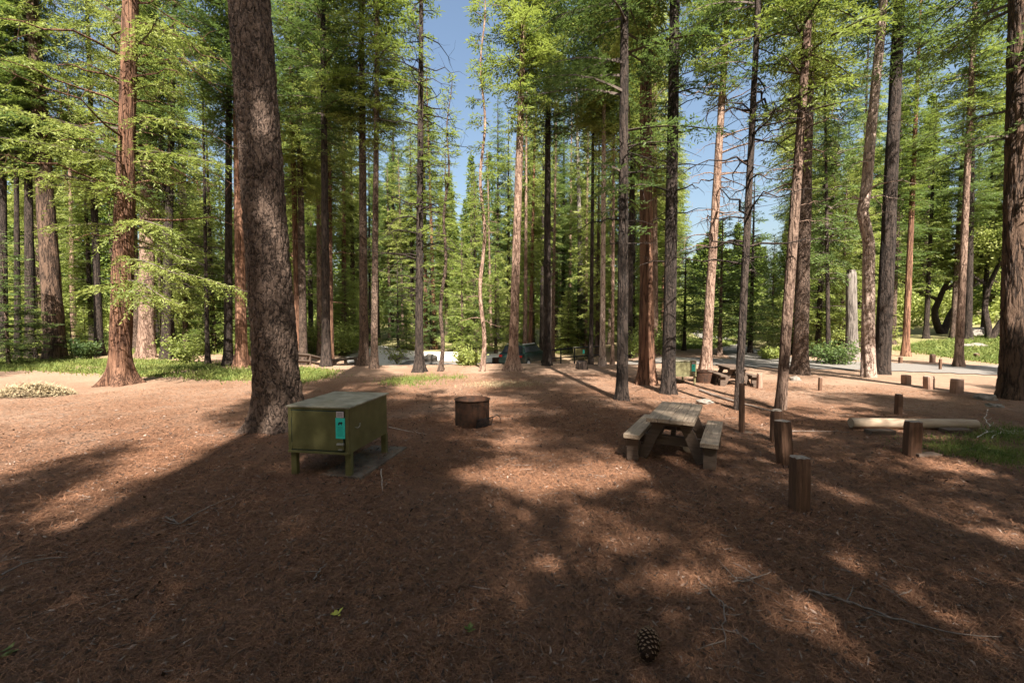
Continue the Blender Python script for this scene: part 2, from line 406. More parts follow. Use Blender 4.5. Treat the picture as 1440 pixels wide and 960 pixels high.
# ------------------------------------------------------------------ trees
def crown_mesh(name, seed, L, R, mats, whorl=.42, nb=5, leaf=.14, wid=.035, node=.17, ls=.06, tw=.42, droop=.25, e0=.15, gap=.15, prof=.75, hang=.0, low=.25, wood_r=.018, flat=.35):
    """branches with side twigs full of small leaf blades; z runs from 0 to L"""
    rng = np.random.default_rng(seed); mb = MB(); z = 0.0; Ls = []; 
    while z < L:
        u = z/L
        for b in range(nb):
            if rng.random() < gap: continue
            rad = R*(1-u)**prof*min(1, low+u*5)*rng.uniform(.45, 1.12)
            if rad < .15: continue
            a = rng.uniform(0, 2*math.pi); zz = z+rng.uniform(-.5, .5)*whorl
            el = e0*rng.uniform(.3, 1.8)+.5*u
            dh = np.array([math.cos(a), math.sin(a), 0]); side = np.array([-math.sin(a), math.cos(a), 0])
            def ax(r): return dh*r[:, None]*1.0+side*(np.sin(r*1.7+b)*.05*r)[:, None]+np.array([0, 0, 1])*(zz+el*r-droop*r*r/rad*1.3+hang*np.maximum(0, r-rad*.7)**2)[:, None]
            rr = np.linspace(0, rad, 6); pts = ax(rr)
            mb.tube(pts, np.linspace(wood_r*(1+rad*.5), .004, 6), 3, 1, False)
            r = np.arange(.12*rad+.08, rad, node); 
            if len(r) == 0: continue
            r = r+rng.uniform(-.3, .3, len(r))*node; r = np.clip(r, .02, rad)
            base = ax(r); tl = tw*(rad-r)*.75+.12+.12*rad*np.sin(np.clip(r/rad, 0, 1)*math.pi)
            for sgn in (-1, 1):
                q = int(max(2, math.ceil(tl.max()/ls)))
                s_ = (np.arange(q)+.5)*ls
                SS, RR = np.meshgrid(s_, np.arange(len(r)))
                k = SS < (tl*rng.uniform(.6, 1.15, len(r)))[:, None]
                SS = SS[k]; RI = RR[k]; n = len(SS)
                if n == 0: continue
                ang = rng.uniform(.7, 1.15, len(r))[RI]
                tz = (rng.normal(-.12, .22, len(r))-hang)[RI]
                td = dh*np.cos(ang)[:, None]+sgn*side*np.sin(ang)[:, None]+np.array([0, 0, 1])*tz[:, None]
                P = base[RI]+td*SS[:, None]+np.array([0, 0, -1])*(SS**2*(.25+hang))[:, None]
                # leaf blades, both sides of the twig
                for s2 in (-1, 1):
                    j = rng.normal(0, .35, (n, 3)); j[:, 2] *= flat/.35
                    perp = np.cross(td, [0, 0, 1])
                    D = td*.8+s2*perp*.65+j; D[:, 2] -= hang*.8; D /= np.linalg.norm(D, axis=1)[:, None]
                    W = np.cross(D, [0, 0, 1.])+rng.normal(0, .45, (n, 3))
                    W -= D*np.sum(W*D, 1)[:, None]; W /= np.linalg.norm(W, axis=1)[:, None]+1e-6
                    l = leaf*rng.uniform(.6, 1.25, n)[:, None]; w_ = wid*rng.uniform(.6, 1.3, n)[:, None]
                    Ls.append(np.stack([P, P+D*l*.45-W*w_/2, P+D*l, P+D*l*.5+W*w_/2], 1))
        z += whorl*rng.uniform(.7, 1.3)
    A = np.concatenate(Ls).reshape(-1, 3); mb.add(A, np.arange(len(A)).reshape(-1, 4), 0)
    return mb.mesh(name, mats)

LIMB = plain('limb_bark', (.05,.038,.03), (.13,.10,.085), 20, .9, .003)
CR = {}
def cr(key, **k):
    kind = k.pop('m', 'fir'); CR[key] = (crown_mesh('crown', mats=[LEAF[kind], LIMB], **k), k['L'], k['R'])
NEAR = dict(leaf=.13, wid=.034, node=.15, ls=.062)
MID = dict(leaf=.22, wid=.052, node=.2, ls=.085)
cr('firN', seed=1, L=18, R=2.7, whorl=.5, nb=4, gap=.2, m='dark', **NEAR)
cr('firY', seed=13, L=18, R=2.9, whorl=.55, nb=4, gap=.25, **NEAR)
cr('cedN', seed=2, L=20, R=3.7, whorl=.55, nb=4, gap=.25, hang=.12, e0=.05, droop=.18, low=.9, m='cedar', **NEAR)
cr('firA', seed=3, L=20, R=2.6, whorl=.45, nb=6, **MID)
cr('firB', seed=4, L=22, R=3.1, whorl=.55, nb=6, gap=.25, m='dark', **MID)
cr('cedA', seed=5, L=20, R=2.5, whorl=.46, nb=6, gap=.24, hang=.22, e0=0, m='cedar', **MID)
cr('cedB', seed=6, L=16, R=2.9, whorl=.5, nb=6, gap=.24, hang=.15, m='cedar', **MID)
cr('younA', seed=7, L=9, R=2.0, whorl=.33, nb=6, gap=.1, low=.7, m='cedar', prof=.8, **MID)
cr('younB', seed=8, L=9, R=2.3, whorl=.36, nb=6, gap=.12, low=.7, m='fir', prof=.85, **MID)
cr('younC', seed=9, L=11, R=2.2, whorl=.4, nb=5, gap=.15, low=.6, m='dark', prof=.8, **MID)
cr('gappy', seed=14, L=18, R=3.5, whorl=1.25, nb=5, gap=.42, low=.8, m='fir', leaf=.24, wid=.07, node=.17, ls=.075, tw=.55)
cr('thin', seed=10, L=16, R=1.5, whorl=.5, nb=4, gap=.3, m='fir', **MID)

def trunk_mb(seed, H, r0, flare=.5, fh=.5, lobes=5, lean=(0, 0), bend=None, rtop=.12, seg=20, nz=60, rough=.03, bare=None, broken=False, deep=0, base_z=-.25):
    """tapered trunk with root flare, wavy surface and, if asked, dead side limbs"""
    rng = np.random.default_rng(seed); mb = MB()
    u = np.linspace(0, 1, nz)**1.6; z = base_z+(H-base_z)*u
    th = np.arange(seg)*2*math.pi/seg
    zz, tt = np.meshgrid(z, th, indexing='ij'); zc = np.maximum(zz, 0)
    rad = r0*(rtop+(1-rtop)*(1-np.clip(zc/H, 0, 1))**.85)
    ph = rng.uniform(0, 6.28, 4)
    root = 1+.45*np.cos(lobes*tt+ph[0]+.6*np.sin(tt+ph[1]))+.2*np.cos((lobes+2)*tt+ph[2])
    rad = rad*(1+flare*np.exp(-zc/fh)*np.clip(root, .2, 2))
    for k in range(4):
        m1 = rng.integers(2, 9); f1 = rng.uniform(.6, 3.5)
        rad = rad*(1+rough/(k+1)*np.sin(m1*tt+f1*zc+ph[k]))
    if deep:
        n1 = np.empty_like(rad)
        for i in range(nz):
            for j in range(seg):
                p = Vector((math.cos(th[j])*r0*9, math.sin(th[j])*r0*9, z[i]*3.4)); p += noise.noise_vector(p*.6)*.8
                d = noise.voronoi(p)[0]; n1[i, j] = min(1, (d[1]-d[0])*3.2)+.35*noise.noise(p*2.5)
        rad = rad+(n1-.6)*deep
    cx = lean[0]*zz; cy = lean[1]*zz
    if bend is not None: cx = cx+bend(zz)
    if broken:
        top = zz > H*.97; rad = np.where(top, rad*rng.uniform(.3, 1, rad.shape), rad)
    V = np.stack([cx+rad*np.cos(tt), cy+rad*np.sin(tt), zz], -1)
    i = np.arange(nz-1)[:, None]*seg; j = np.arange(seg)[None, :]; j2 = (j+1) % seg
    mb.add(V.reshape(-1, 3), np.stack([i+j, i+j2, i+seg+j2, i+seg+j], -1).reshape(-1, 4))
    mb.add(V[-1], [list(range(seg))])
    if bare:
        n, za, zb, ln = bare
        for k in range(n):
            zb_ = rng.uniform(za, zb); a = rng.uniform(0, 6.28); L = ln*rng.uniform(.25, 1.1)
            t = np.linspace(0, 1, 7); rr = r0*(1-zb_/H)**.85*.7+L*t
            zq = zb_+L*(.25*t-.55*t*t*rng.uniform(.2, 1.3)); aa = a+.35*rng.normal()*t*t
            bx = lean[0]*zb_+(bend(np.array(zb_)) if bend is not None else 0)
            pts = np.stack([bx+rr*np.cos(aa), lean[1]*zb_+rr*np.sin(aa), zq], 1)
            pts[1:] += rng.normal(0, .025*L, (6, 3))
            mb.tube(pts, np.linspace(.012+.010*L, .004, 7), 4)
            for q in range(int(2+L*2)):
                i0 = rng.integers(2, 6); d = rng.normal(0, 1, 3); d[2] -= .4; d /= np.linalg.norm(d); l2 = L*rng.uniform(.12, .4)
                e = pts[i0]+d*l2; md = (pts[i0]+e)/2+rng.normal(0, .06*l2, 3)
                mb.tube([pts[i0], md, e], [.007, .005, .003], 3)
    return mb

def tree(name, base, w_m, H, bark, label, crown=None, cb=8, cs=1.0, ctop=None, cat='tree', group=None, seed=0, lean=(0, 0), **kw):
    o = empty(name, (base[0], base[1], base[2]))
    tag(o, label, cat, group)
    t = trunk_mb(seed, H, w_m/2, lean=lean, **kw).build('trunk', BARK[bark], o, smooth=True)
    if crown:
        me, L, R = CR[crown]; c = bpy.data.objects.new('crown', me); col.objects.link(c); c.parent = o
        c.location = (lean[0]*cb, lean[1]*cb, cb); sz = (H+.8-cb)/L
        c.scale = (cs, cs, sz); c.rotation_euler = (math.atan(-lean[1])*.9, math.atan(lean[0])*.9, (seed*2.399) % 6.28)
    return o
def P_tree(xb, yb, wpx, xr, yr, **k):
    """tree whose foot is seen at (xb, yb); its axis passes (xr, yr); wpx is its width at eye level"""
    g = G(xb, yb); dep = g[1]
    if k.get('crown') in ('cedA', 'firA', 'firB', 'cedB') and g[1] < 27: k['cb'] = max(k['cb'], 10.5); k['cs'] = k.get('cs', 1)*1.12
    d = ray(xr, yr); t = dep/d[1]; zr = EYE+t*d[2]; xw = t*d[0]
    lean = ((xw-g[0])/(zr-g[2]), 0)
    return tree(k.pop('name', 'conifer_tree'), g, wpx/FPX*dep*k.pop('wk', 1.02)*dep/math.hypot(g[0], dep), lean=lean, **k)

# the trees of the clearing, left to right
P_tree(5,506,15,4,100, H=27, bark='dark', crown='firB', cb=9, seed=11, label='dark conifer trunk cut by the left edge of the view, outermost on the left')
P_tree(25,507,11,22,100, H=24, bark='dark', crown='firA', cb=8, seed=12, label='slim dark trunk, second from the left edge')
P_tree(43,506,17,38,100, H=27, bark='dark', crown='firB', cb=10, seed=13, label='dark straight trunk just left of the thick leaning grey brown trunk')
P_tree(79,506,33,53,120, H=34, bark='umber', crown='cedA', cb=9, seed=14, flare=.22, fh=.5, label='thick grey brown trunk leaning left, left of the flared red cedar', seg=32, nz=120)
P_tree(106,478,10,98,350, H=25, bark='cedar', crown='firA', cb=9, seed=15, label='slim reddish trunk far back between the thick leaning trunk and the red cedar')
P_tree(168,540,33,182,60, H=30, bark='cedar', crown='cedN', cb=3.6, cs=1.1, seed=16, flare=.95, fh=.38, lobes=5, rough=.07, seg=56, nz=200, bare=(46, 3.2, 14, 3.6), name='cedar_tree', cat='cedar tree', wk=1.05, label='red barked cedar with widely flared roots at the left of the clearing')
P_tree(206,503,26,208,150, H=34, bark='pine', crown='cedA', cb=12, seed=17, flare=.25, label='pale pinkish thick trunk standing right behind the flared red cedar', seg=30, nz=110)
P_tree(233,505,15,243,100, H=28, bark='dark', crown='firB', cb=7, seed=18, bare=(20, 2, 10, 2.6), label='dark trunk leaning right, right of the pale pinkish trunk')
P_tree(292,513,7,285,120, H=17, bark='dark', crown='thin', cb=4, seed=19, bare=(22, 2, 9, 1.8), label='thin dark trunk alone between the cedar and the pair beside the giant trunk')
P_tree(321,514,13,322,60, H=27, bark='dark', crown='firA', cb=8, seed=20, label='dark trunk, left one of the pair half hidden by the giant foreground trunk')
P_tree(340,516,17,332,60, H=30, bark='cedar', crown='firB', cb=10, seed=21, label='brown trunk half hidden behind the left side of the giant foreground trunk')
# the giant in front
g = G(378, 607); g.y += .45
tree('conifer_tree', g, .90, 36, 'fir', 'giant rough barked trunk standing close behind the olive food locker', crown='firA', cb=17, cs=1.5, seed=31,
     lean=(-.046, 0), flare=.55, fh=.34, lobes=5, rough=.02, seg=230, nz=520, deep=.030, rtop=.25)
P_tree(420,511,10,412,200, H=27, bark='cedar', crown='cedA', cb=9, seed=22, label='slim brown trunk just right of the giant foreground trunk')
P_tree(449,500,7,447,200, H=28, bark='pine', crown='cedA', cb=10, seed=23, label='narrow reddish trunk peeking out left behind a black straight trunk')
P_tree(459,515,13,455,100, H=28, bark='dark', crown='firB', cb=9, seed=24, label='black straight trunk standing at the left rail fence')
P_tree(484,486,8,483,150, H=30, bark='cedar', crown='cedA', cb=8, seed=25, label='slim reddish trunk far back above the left rail fence')
P_tree(512,514,13,509,100, H=30, bark='fir', crown='cedA', cb=8, seed=26, label='left trunk of the close pair at the end of the rail fence')
P_tree(526,518,10,530,100, H=29, bark='fir', crown='firA', cb=9, seed=27, label='right, slimmer trunk of the close pair at the end of the rail fence')
P_tree(589,523,12,592,60, H=24, bark='dark', crown='thin', cb=7.5, cs=1.2, seed=28, flare=.8, fh=.35, bare=(70, 3, 15, 2.4), seg=24, nz=90, label='straight dark trunk ringed with bare limbs left of the two crooked thin trunks')
P_tree(619,522,6,625,350, H=13, bark='fir', crown='thin', cb=3.6, seed=29, flare=.6, fh=.3, label='thin crooked trunk in shade, left of the pale based thin trunk', bend=lambda z: .08*np.sin(z*1.6))
P_tree(678,522,6,679,100, H=19, bark='pine', crown='thin', cb=6, seed=30, label='thin crooked trunk with pale sunlit foot left of the pale flared trunk', bend=lambda z: .10*np.sin(z*1.3), bare=(14, 2, 7, 1.2))
P_tree(721,521,13,735,60, H=29, bark='pine', crown='firA', cb=7.5, seed=32, flare=1.0, fh=.45, lobes=4, seg=36, nz=120, label='pale sunlit trunk with flared foot in the middle of the view')
P_tree(745,507,6,752,200, H=24, bark='cedar', crown='cedA', cb=6, seed=33, label='slim red trunk right of the pale flared trunk and touching the parked car')
P_tree(769,514,11,771,60, H=28, bark='dark', crown='firB', cb=6, seed=34, flare=.4, label='dark trunk at the left end of the black railing')
P_tree(792,483,7,793,200, H=28, bark='dark', crown='firA', cb=7, seed=35, label='dark trunk far back above the left half of the black railing')
P_tree(819,489,9,812,200, H=30, bark='snag', crown='cedA', cb=10, seed=36, label='pale split looking trunk far back above the middle of the black railing')
P_tree(831,512,6,834,200, H=26, bark='dark', crown='firA', cb=9, seed=37, label='narrow dark trunk left of the pale mottled trunk by the railing end')
P_tree(847,515,8,849,200, H=27, bark='pale', crown='cedA', cb=9, seed=38, label='pale mottled slim trunk at the right end of the black railing')
P_tree(861,512,5,863,250, H=26, bark='pine', crown='cedA', cb=9, seed=39, label='very slim pale trunk almost touching the black trunk behind the picnic table')
P_tree(875,563,16,878,60, H=25, bark='dark', crown='firN', cb=5.2, cs=1.25, seed=40, flare=.4, fh=.3, seg=40, nz=150, bare=(16, 4, 8, 1.6), label='black trunk nearest behind the picnic table, left of it')
P_tree(909,540,20,908,80, H=32, bark='cedar', crown='cedA', cb=9, seed=41, flare=.6, fh=.6, rough=.07, seg=40, nz=160, name='cedar_tree', cat='cedar tree', label='red fluted cedar trunk between two dark trunks behind the picnic table')
P_tree(922,500,8,921,200, H=29, bark='pine', crown='cedA', cb=9, seed=42, label='slim pale trunk showing between the red cedar and the dark trunk right of it')
P_tree(940,553,19,948,60, H=30, bark='dark', crown='firN', cb=8.5, cs=1.15, seed=43, flare=.35, fh=.35, seg=44, nz=160, rough=.03, bare=(20, 4, 9, 2), label='thick dark trunk right of the red cedar, just beyond the picnic table')
P_tree(992,522,14,1020,60, H=29, bark='pine', crown='firA', cb=12, seed=44, flare=.45, fh=.5, seg=28, nz=100, bare=(40, 5, 14, 3), label='dark footed trunk leaning right, turning pinkish where the sky gap is')
P_tree(1038,576,12,1062,90, H=21, bark='dark', crown='firN', cb=7.8, cs=.8, seed=45, flare=.15, seg=30, nz=120, bare=(32, 3.5, 9, 2.0), label='slender black trunk leaning right beside the short brown pole')
P_tree(1098,576,16,1134,60, H=26, bark='pine', crown='firY', cb=6.5, cs=1.15, seed=46, flare=.2, rough=.045, seg=40, nz=160, bare=(14, 4, 9, 1.4), label='sunlit orange pink trunk leaning right behind the round topped post')
P_tree(1125,526,22,1137,100, H=33, bark='fir', crown='cedA', cb=9.5, cs=1.1, seed=47, flare=.5, fh=.5, lobes=3, seg=40, nz=130, label='thick two toned trunk with wide foot right behind the leaning orange pink trunk')
P_tree(1165,510,7,1163,350, H=20, bark='dark', crown='younC', cb=4.6, seed=48, label='thin dark trunk with low dark foliage left of the broken pale snag')
P_tree(1198,506,18,1197,400, H=5.1, bark='snag', seed=49, broken=True, rtop=.85, rough=.03, seg=32, nz=60, name='snag', cat='dead tree', label='broken off pale grey dead trunk without a top')
P_tree(1221,530,20,1238,60, H=26, bark='pale', crown='firY', cb=13.5, seed=50, flare=.22, rough=.04, rtop=.2, seg=48, nz=200, bare=(16, 6, 12, 1.6), bend=lambda z: np.interp(z, [-1,0,5.3,6.0,6.6,7.4,9.5,13.4,26], [0,0,.03,-.10,-.22,-.08,.12,.50,1.6])-.0385*np.asarray(z), label='pale pink scaly trunk with a kink halfway up')
P_tree(1240,526,24,1262,60, H=34, bark='dark', crown='firB', cb=13, seed=51, flare=.2, seg=36, nz=110, label='thick near black trunk touching the kinked pale pink trunk')
P_tree(1273,501,11,1284,250, H=27, bark='cedar', crown='firA', cb=9, seed=52, label='slim reddish trunk standing on the grass edge right of the thick black trunk')
P_tree(1348,516,13,1362,200, H=28, bark='pine', crown='firA', cb=6.5, seed=53, label='sunlit brown trunk beyond the road on the right')
P_tree(1361,479,12,1368,200, H=29, bark='dark', crown='firB', cb=9, seed=54, flare=.6, label='dark trunk on the far grass, right behind the sunlit brown trunk')
P_tree(1424,561,41,1433,60, H=33, bark='umber', crown='firN', cb=6.5, cs=1.7, seed=55, flare=.25, fh=.4, rough=.03, seg=90, nz=240, rtop=.25, deep=.02, label='huge furrowed trunk cut by the right edge of the view')

# forked, oak like trees on the far right grass
def forked(xb, yb, wpx, seed, label, dirs):
    g = G(xb, yb); r = wpx/FPX*g[1]/2
    o = empty('oak_tree', g); tag(o, label, 'oak tree')
    rng = np.random.default_rng(seed); mb = MB(); lf = []
    def limb(p, d, r, L, k):
        pts = [p]; q = np.array(p, float); d = np.array(d, float)
        for i in range(7):
            d += rng.normal(0, .12, 3); d[2] += .05; d /= np.linalg.norm(d); q = q+d*L/7; pts.append(q)
        mb.tube(pts, np.linspace(r, r*.45, 8), 7)
        if k:
            for i in range(3): limb(pts[4+i], d+rng.normal(0, .7, 3), r*.5, L*.6, k-1)
        else:
            for q in pts[3:]:
                n = 60; P = q+rng.normal(0, .45, (n, 3)); D = rng.normal(0, 1, (n, 3)); D /= np.linalg.norm(D, axis=1)[:, None]
                W = np.cross(D, rng.normal(0, 1, (n, 3))); W /= np.linalg.norm(W, axis=1)[:, None]
                lf.append(np.stack([P, P+D*.1-W*.05, P+D*.2, P+D*.1+W*.05], 1))
    limb((0, 0, -.2), (dirs[0][0]*.3, 0, 1), r*1.3, 1.5, 0) if False else None
    for d in dirs: limb((0, 0, -.2), d, r, 6.5, 2)
    mb.build('trunk', BARK['dark'], o, smooth=True)
    A = np.concatenate(lf).reshape(-1, 3); c = MB(); c.add(A, np.arange(len(A)).reshape(-1, 4)); c.build('crown', LEAF['cedar'], o)
forked(1325,469,10,61, 'black crooked forked oak on the far grass left of the sunlit brown trunk', [(-.55,.1,1), (.25,0,1)])
forked(1392,478,9,62, 'black slanting oak on the far grass next to the huge right hand trunk', [(.4,0,1), (.02,.2,1)])

# young leafy conifers under the tall ones, each with its own place
young = [  # foot in the photograph, crown, height, foot of the crown, spread
 (30,497,'younA',7,.5,1,'bright young conifer low behind the two slim dark trunks at the left edge'),
 (60,488,'cedB',22,3,1.1,'tall leafy cedar rising behind the thick leaning trunk on the left'),
 (130,490,'cedA',20,2,1.1,'leafy conifer filling the gap left of the red cedar'),
 (262,494,'cedB',19,2,1.1,'tall leafy conifer behind the gap right of the dark right leaning trunk'),
 (300,488,'cedA',22,2,1.2,'tall loose green conifer behind the thin lone trunk on the left'),
 (392,492,'cedB',25,2.5,1.25,'tall bright conifer rising behind the giant foreground trunk'),
 (438,486,'cedA',26,4,1.2,'tall bright conifer between the slim brown trunk and the black straight trunk'),
 (498,486,'cedB',27,4,1.2,'tall bright yellow green conifer behind the close pair of trunks'),
 (560,494,'younC',9,.6,1.1,'dark green conifer left of the straight limbed dark trunk, by the gravel'),
 (548,478,'cedA',20,3,1.1,'bright tall conifer far back between the close pair and the straight limbed trunk'),
 (606,492,'younC',11,.6,1.2,'dark dense conifer close right of the straight limbed dark trunk'),
 (650,494,'younB',12,.8,1.2,'layered green conifer above the gravel between the two thin trunks'),
 (668,482,'cedB',21,3,1.1,'tall bright conifer rising behind the pale footed thin trunk'),
 (697,497,'younB',10,.6,1.1,'layered green conifer left of the pale flared trunk'),
 (748,488,'cedB',20,2.5,1.2,'green conifer rising behind the slim red trunk by the car'),
 (782,486,'firB',24,3,1.2,'tall dark conifer behind the left half of the black railing'),
 (812,492,'younC',9,1.2,1.1,'dark drooping conifer behind the black railing'),
 (840,500,'cedB',19,2,1.2,'leafy conifer with low boughs behind the pale mottled trunk'),
 (890,494,'younA',11,.6,1.2,'bright young conifer between the black trunk and the red cedar'),
 (935,486,'firA',15,2,1.2,'green conifer showing left and right of the thick dark trunk'),
 (962,493,'younC',8,1.5,1.2,'dark young conifer behind the far yellow locker, left of the leaning trunk'),
 (1012,500,'younC',9,1.4,1.3,'wide dark conifer right behind the pink topped leaning trunk'),
 (1055,497,'younC',12,1,1.2,'dark conifer behind the slender black trunk at the road fork'),
 (1085,478,'younB',11,.6,1.0,'narrow conifer far down the road at the sky gap'),
 (1150,502,'cedB',15,1,1.0,'green conifer filling the gap right of the two toned trunk'),
 (1182,498,'younA',12,.6,1.2,'leafy conifer left behind the broken pale snag'),
 (1208,488,'cedB',19,3,1.1,'tall green conifer behind the kinked pale pink trunk'),
 (1255,484,'firB',22,5,1.1,'tall dark conifer behind the thick near black trunk'),
 (1302,476,'cedB',21,4,1.1,'light green conifer on the far grass between the oak and the reddish trunk'),
 (1340,476,'firA',22,5,1.2,'green conifer directly behind the sunlit brown trunk'),
 (1383,470,'cedB',21,5,1.2,'light green conifer at the back of the far grass near the right edge'),
 (1425,476,'firA',24,5,1.3,'green conifer whose boughs show just left of the huge right hand trunk'),
 (580,484,'cedA',25,4,1.2,'tall pale green conifer far back, left of the straight limbed trunk'),
 (628,480,'firA',24,3,1.1,'tall green conifer far back, right of the straight limbed trunk'),
 (715,482,'cedB',27,3,1.2,'tall bright conifer far back behind the pale flared trunk'),
 (858,484,'cedA',27,4,1.3,'tall bright conifer far back behind the black trunk'),
 (905,482,'firA',26,4,1.3,'tall green conifer far back behind the red fluted cedar'),
 (350,484,'cedB',24,3,1.2,'tall bright conifer far back left of the giant foreground trunk'),
 (215,480,'cedA',25,4,1.3,'tall bright conifer far back behind the pale pinkish trunk'),
 (1115,490,'cedA',26,9,1.0,'tall thin topped conifer far back behind the two toned trunk'),
]
for i, (xb, yb, k, H, cb, cs, lab) in enumerate(young):
    g = G(xb, yb)
    tree('young_conifer', g, .16+.012*H, H, 'fir' if i % 2 else 'dark', lab, crown=k, cb=cb, cs=cs, cat='conifer', seed=100+i, nz=20, seg=10)

# slender trees of the wood behind the clearing
rngp = random.Random(12)
grp = 'slender conifers in the wood behind the clearing'
proto_bg = []
for k, (b, c, cb) in enumerate([('cedar','firA',8),('dark','cedA',9),('pine','thin',6),('dark','firB',8),('fir','cedB',10)]):
    o = tree('background_conifer', (0, 0, 0), .42, 27, b, 'slender tall conifer among many alike in the wood behind the clearing', crown=c, cb=cb, cat='tree', group=grp, seed=200+k, nz=30, seg=12, bare=(12, 3, cb+2, 1.6))
    proto_bg.append(o)
used = [False]*5; taken = []
n = 0; tries = 0
while n < 60 and tries < 4000:
    tries += 1
    a = rngp.uniform(-.92, .92); r = rngp.uniform(29, 62)
    x, y = r*math.sin(a), r*math.cos(a); sx = 720+FPX*x/y
    if y < 25: continue
    if inside(np.array([x]), np.array([y]), np.array(road))[0] or inside(np.array([x]), np.array([y]), np.array(lot))[0]: continue
    if 955 < sx < 1115 and rngp.random() < .88: continue
    if 1270 < sx and r < 50: continue
    if any((x-p)**2+(y-q)**2 < 5 for p, q in taken): continue
    taken.append((x, y)); k = rngp.randrange(5)
    o = proto_bg[k] if not used[k] else copy_tree(proto_bg[k]); used[k] = True
    s = rngp.uniform(.75, 1.2); o.location = (x, y, float(hz(x, y))); o.rotation_euler = (rngp.uniform(-.02, .02), rngp.uniform(-.02, .02), rngp.uniform(0, 6.28)); o.scale = (s, s, s)
    n += 1

# saplings standing between them
g2 = 'young conifers between the trunks of the wood'; pr = []
for k, kind in enumerate(['younA', 'younB', 'younC']):
    pr.append(tree('sapling', (0, 0, 0), .14, 6, 'fir', 'low leafy young conifer among many alike between the trunks of the wood', crown=kind, cb=.3, cs=.95, cat='sapling', group=g2, seed=400+k, nz=16, seg=8))
m_ = 0; tries = 0; used = [False]*3
while m_ < 46 and tries < 4000:
    tries += 1; a = rngp.uniform(-.9, .75); r = rngp.uniform(33, 60); x, y = r*math.sin(a), r*math.cos(a)
    if inside(np.array([x]), np.array([y]), np.array(road))[0] or inside(np.array([x]), np.array([y]), np.array(lot))[0]: continue
    if any((x-p)**2+(y-q)**2 < 2.5 for p, q in taken): continue
    taken.append((x, y)); k = rngp.randrange(3); o = pr[k] if not used[k] else copy_tree(pr[k]); used[k] = True
    s_ = rngp.uniform(.5, 1.25); o.location = (x, y, float(hz(x, y))); o.rotation_euler = (0, 0, rngp.uniform(0, 6.28)); o.scale = (s_*1.1, s_*1.1, s_); m_ += 1

# the far wood reads as one mass
def far_wood():
    rng = np.random.default_rng(77); mb = MB(); L = []
    for i in range(340):
        a = rng.uniform(-1.02, 1.02); r = rng.uniform(74, 130)
        x = r*math.sin(a); y = r*math.cos(a); sx = 720+FPX*x/y
        H = rng.uniform(17, 30)
        if 960 < sx < 1115: H *= .62
        z0 = float(hz(x, y)); mb.tube([(x, y, z0-.3), (x, y, z0+H*.5), (x, y, z0+H)], [.3, .2, .03], 5, 1, False)
        n = 2600; u = rng.random(n)**1.15*(1-.08)+.05; ang = rng.uniform(0, 6.28, n)
        layer = .75+.35*np.sin(u*H*3.1+ang*2)
        R = rng.uniform(1.8, 3.2)*(1-u)**.8*layer*np.sqrt(rng.uniform(.1, 1, n))
        P = np.stack([x+R*np.cos(ang), y+R*np.sin(ang), z0+H*.04+u*H*.98-.18*R], 1)
        D = np.stack([np.cos(ang), np.sin(ang), rng.normal(-.3, .35, n)], 1)+rng.normal(0, .4, (n, 3)); D /= np.linalg.norm(D, axis=1)[:, None]
        W = np.cross(D, [0, 0, 1])+rng.normal(0, .3, (n, 3)); l = rng.uniform(.3, .75, n)[:, None]
        if i % 2 == 0: P[:, 2] -= H*.04
        L.append(np.stack([P, P+D*l*.5-W*.15, P+D*l, P+D*l*.5+W*.15], 1))
    A = np.concatenate(L).reshape(-1, 3); mb.add(A, np.arange(len(A)).reshape(-1, 4), 0)
    tag(mb.build('far_wood', [LEAF['fir'], BARK['fir']]), 'distant conifer wood closing the view behind the campground', 'wood', kind='stuff')
far_wood()
def brush_edge():
    rng = np.random.default_rng(5); L = []; mb = MB(); n = 110000
    a = rng.uniform(-1.0, 1.0, n); lay = rng.integers(0, 3, n); r = 68+lay*11+3*np.sin(a*23+lay)+rng.normal(0, 1.2, n)
    x = r*np.sin(a); y = r*np.cos(a); hh = 3.2+1.6*np.sin(a*37+lay*2)+1.2*np.sin(a*91+lay)
    z = hz(x, y)+hh*rng.random(n)**.8
    P = np.stack([x, y, z], 1); D = rng.normal(0, 1, (n, 3)); D /= np.linalg.norm(D, axis=1)[:, None]; W = np.cross(D, rng.normal(0, 1, (n, 3))); W /= np.linalg.norm(W, axis=1)[:, None]
    A = np.stack([P, P+D*.22-W*.12, P+D*.45, P+D*.22+W*.12], 1).reshape(-1, 3); mb.add(A, np.arange(len(A)).reshape(-1, 4))
    tag(mb.build('far_brush', LEAF['bush']), 'sunlit yellow green brush filling the far edge of the wood', 'brush', kind='stuff')
brush_edge()

